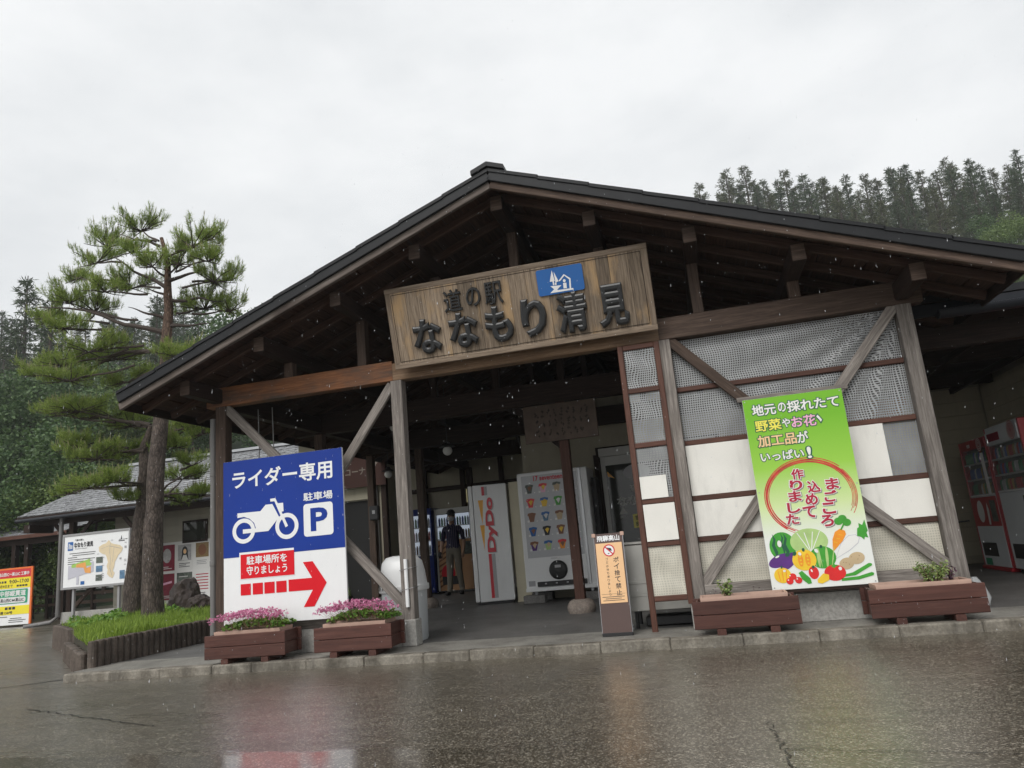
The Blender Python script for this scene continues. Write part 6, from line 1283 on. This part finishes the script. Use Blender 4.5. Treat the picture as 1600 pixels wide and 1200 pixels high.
# ================================================================== man walking out of the passage
def stripe_mat():
    m, t, b = new_mat('striped_shirt'); sp = nd(t, 'ShaderNodeSeparateXYZ'); t.links.new(coords(t), sp.inputs['Vector']); mu = nd(t, 'ShaderNodeMath', operation='MULTIPLY'); t.links.new(sp.outputs['X'], mu.inputs[0]); mu.inputs[1].default_value = 24
    fr = nd(t, 'ShaderNodeMath', operation='FRACT'); t.links.new(mu.outputs[0], fr.inputs[0]); r = ramp(t, [(.0, (.022,.022,.055)), (.80, (.022,.022,.055)), (.84, (.17,.15,.19)), (.93, (.17,.15,.19)), (.96, (.022,.022,.055))]); t.links.new(fr.outputs[0], r.inputs['Fac']); t.links.new(r.outputs['Color'], b.inputs['Base Color']); setr(b, .85, .2); bump(t, b, noise(t, coords(t), 14, 4), .4, .02)
stripe_mat(); flat('skin', (.42,.25,.17), .5, .06); flat('khaki', (.17,.155,.125), .85, .1, 9, bmp=.4, bscale=12); flat('mask_white', (.72,.73,.74), .7, .03); flat('cap_black', (.015,.015,.017), .7, .1); flat('hair', (.05,.045,.04), .6, .2)
PX, PY = .06, 7.85
man = thing('person', (PX, PY, 0), 'person in striped navy shirt, khaki trousers, black cap and white mask walking out', 'person')
J = {}; Ed = []; Rd = {}
def jt(n, x, y, z, rx, ry=None, par=None):
    J[n] = (PX+x, PY+y, z); Rd[n] = (rx, ry or rx)
    if par: Ed.append((par, n))
jt('pel', 0, 0, .93, .150, .115); jt('waist', .0, .0, 1.08, .152, .118, 'pel'); jt('chest', 0, .0, 1.28, .165, .115, 'waist'); jt('neckb', 0, .0, 1.43, .085, .075, 'chest'); jt('neck', 0, -.01, 1.49, .055, .055, 'neckb'); jt('head0', 0, -.02, 1.56, .072, .085, 'neck'); jt('head1', 0, -.02, 1.65, .078, .095, 'head0'); jt('head2', 0, -.01, 1.72, .055, .07, 'head1')
for s, nm in ((-1, 'r'), (1, 'l')):
    jt('sh'+nm, s*.175, .0, 1.39, .068, .065, 'chest'); jt('el'+nm, s*.235, .02, 1.13, .047, .047, 'sh'+nm); jt('fa'+nm, s*.25, -.03, 1.0, .040, .040, 'el'+nm); jt('wr'+nm, s*.245, -.08, .90, .028, .026, 'fa'+nm); jt('pa'+nm, s*.243, -.095, .85, .038, .018, 'wr'+nm)
    st = .16*s
    jt('hip'+nm, s*.085, 0, .86, .10, .10, 'pel'); jt('kn'+nm, s*.092, -.05*(1 if s < 0 else -.2), .48, .070, .075, 'hip'+nm); jt('an'+nm, s*.10, -.10 if s < 0 else .12, .10, .058, .062, 'kn'+nm); jt('to'+nm, s*.115, -.20 if s < 0 else .02, .045, .045, .035, 'an'+nm)
    for k, (fx, ln) in enumerate(((-.026,.07),(-.009,.08),(.009,.076),(.026,.062))):
        jt('f%d%s' % (k, nm), s*.243+fx*.4, -.10+fx, .815, .010, .010, 'pa'+nm); jt('g%d%s' % (k, nm), s*.243-s*.008+fx*.4, -.108+fx, .815-ln*.6, .009, .009, 'f%d%s' % (k, nm)); jt('h%d%s' % (k, nm), s*.243-s*.02+fx*.4, -.102+fx, .815-ln, .008, .008, 'g%d%s' % (k, nm))
    jt('t0'+nm, s*.225, -.135, .845, .011, .011, 'pa'+nm); jt('t1'+nm, s*.22, -.148, .81, .010, .010, 't0'+nm)
names = list(J); me = bpy.data.meshes.new('body'); me.from_pydata([J[n] for n in names], [(names.index(a), names.index(c)) for a, c in Ed], []); bo = bpy.data.objects.new('body', me); COL.objects.link(bo)
md = bo.modifiers.new('skin', 'SKIN'); md.use_smooth_shade = True; md.branch_smoothing = .3
sv = me.skin_vertices[0].data
for i, n in enumerate(names): sv[i].radius = Rd[n]; sv[i].use_root = (n == 'pel')
ss = bo.modifiers.new('sub', 'SUBSURF'); ss.levels = 2; ss.render_levels = 2
dg = bpy.context.evaluated_depsgraph_get(); nm_ = bpy.data.meshes.new_from_object(bo.evaluated_get(dg)); bpy.data.objects.remove(bo)
for mm in ('skin', 'striped_shirt', 'khaki', 'rubber_black'): nm_.materials.append(MAT[mm])
for f in nm_.polygons:
    c = f.center; x, z = c.x-PX, c.z; ax = abs(x); k = 0
    if z < .075: k = 3
    elif z < .965 and ax < .205: k = 2
    elif z < 1.455 and (ax < .205 or z > 1.12): k = 1
    f.material_index = k; f.use_smooth = True
body = bpy.data.objects.new('body', nm_); COL.objects.link(body); parent_to(body, man); reg(body)
def blob(name, c, rx, ry, rz_, mat, par, z0=-1, z1=1, n=18):
    q = MB(); prof = []
    V = []; F = []; m_ = 9
    for j in range(m_+1):
        w_ = z0+(z1-z0)*j/m_; rr_ = math.sqrt(max(0, 1-w_*w_))
        for k in range(n): a = 2*math.pi*k/n; V.append((c[0]+rx*rr_*math.cos(a), c[1]+ry*rr_*math.sin(a), c[2]+rz_*w_))
    for j in range(m_):
        for k in range(n): F.append((j*n+k, j*n+(k+1) % n, (j+1)*n+(k+1) % n, (j+1)*n+k))
    F.append(tuple(range(n))[::-1]); q.add(V, F); return q.build(name, MAT[mat], par, smooth=True)
hx, hy = PX, PY-.015
blob('hair', (hx, hy+.015, 1.655), .083, .102, .10, 'hair', man, -.35, 1); cp = blob('cap', (hx, hy, 1.685), .092, .112, .095, 'cap_black', man, -.05, 1)
q = MB(); q.poly([(hx+.088*math.cos(a), hy-.06+(.11 if math.sin(a) < 0 else .02)*math.sin(a), 1.688+.012*math.sin(a)) for a in [2*math.pi*k/20 for k in range(20)]], (0,0,.008)); recalc(q.build('peak', MAT['cap_black'], cp))
mk = blob('mask', (hx, hy-.035, 1.578), .072, .072, .062, 'mask_white', man, -.95, .75)
for s in (-1, 1): 
    blob('ear', (hx+s*.080, hy+.01, 1.625), .012, .02, .032, 'skin', man, -1, 1, 10); blob('eye', (hx+s*.03, hy-.094, 1.648), .011, .006, .006, 'ink', man, -1, 1, 10)
    blob('shoe', (PX+s*.115, PY+(-.19 if s < 0 else .03), .045), .052, .125, .05, 'rubber_black', man, -.85, 1)
blob('nose', (hx, hy-.103, 1.622), .013, .016, .024, 'skin', man, -1, 1, 10)
q = MB(); q.poly([(PX-.085,PY-.128,1.44),(PX,PY-.13,1.37),(PX+.085,PY-.128,1.44),(PX+.05,PY-.09,1.475),(PX,PY-.10,1.43),(PX-.05,PY-.09,1.475)], (0,.012,0)); recalc(q.build('collar', MAT['striped_shirt'], man))
hb3 = blob('wrist_pouch', (PX-.262, PY-.12, .835), .045, .04, .075, 'cap_black', None); tag(hb3, 'small dark pouch in the walking man\'s right hand', 'pouch'); reg(hb3)
# ================================================================== falling rain: small stretched drops
m, t, b = new_mat('raindrop'); b.inputs['Base Color'].default_value = (.85,.87,.9,1); b.inputs['Roughness'].default_value = .08; b.inputs['Alpha'].default_value = .65
r = np.random.default_rng(5); n = 3600; X = r.uniform(-1.5, 9.2, n); Y = r.uniform(-4.4, -.85, n); Z = r.uniform(.1, 6.0, n); hl = .002+r.exponential(.003, n).clip(0,.010); rd = .0007+r.exponential(.00035, n).clip(0,.0012)
ctr = np.stack([X, Y, Z], 1); D_ = np.stack([r.normal(.06,.02,n), r.normal(0,.02,n), np.ones(n)], 1); V = []; F = []
for i in range(n):
    bb = len(V); d_ = D_[i]; c = ctr[i]; V.append(c+d_*hl[i]*1.1); 
    for k in range(5): a = 6.283*k/5; V.append(c+np.array((math.cos(a)*rd[i], math.sin(a)*rd[i], 0))-d_*hl[i]*.4)
    V.append(c-d_*hl[i])
    for k in range(5): F += [(bb, bb+1+k, bb+1+(k+1) % 5), (bb+6, bb+1+(k+1) % 5, bb+1+k)]
o = np_obj('rain', np.array(V), F, MAT['raindrop'], kind='stuff'); o['label'] = 'light rain falling in front of the porch'; o['category'] = 'rain'
# ---- damp air over the hillside
if HAZE > 0:
    m = bpy.data.materials.new('damp_air'); m.use_nodes = True; t = m.node_tree; t.nodes.clear(); oo = t.nodes.new('ShaderNodeOutputMaterial'); pv_ = t.nodes.new('ShaderNodeVolumePrincipled'); pv_.inputs['Color'].default_value = (.92,.94,.95,1); pv_.inputs['Density'].default_value = HAZE; pv_.inputs['Anisotropy'].default_value = .2; t.links.new(pv_.outputs[0], oo.inputs['Volume'])
    q = MB(); q.box(-230, -25, -1.6, 230, 150, 62); hz = q.build('haze', m); tag(hz, 'thin pale rain haze', kind='stuff')
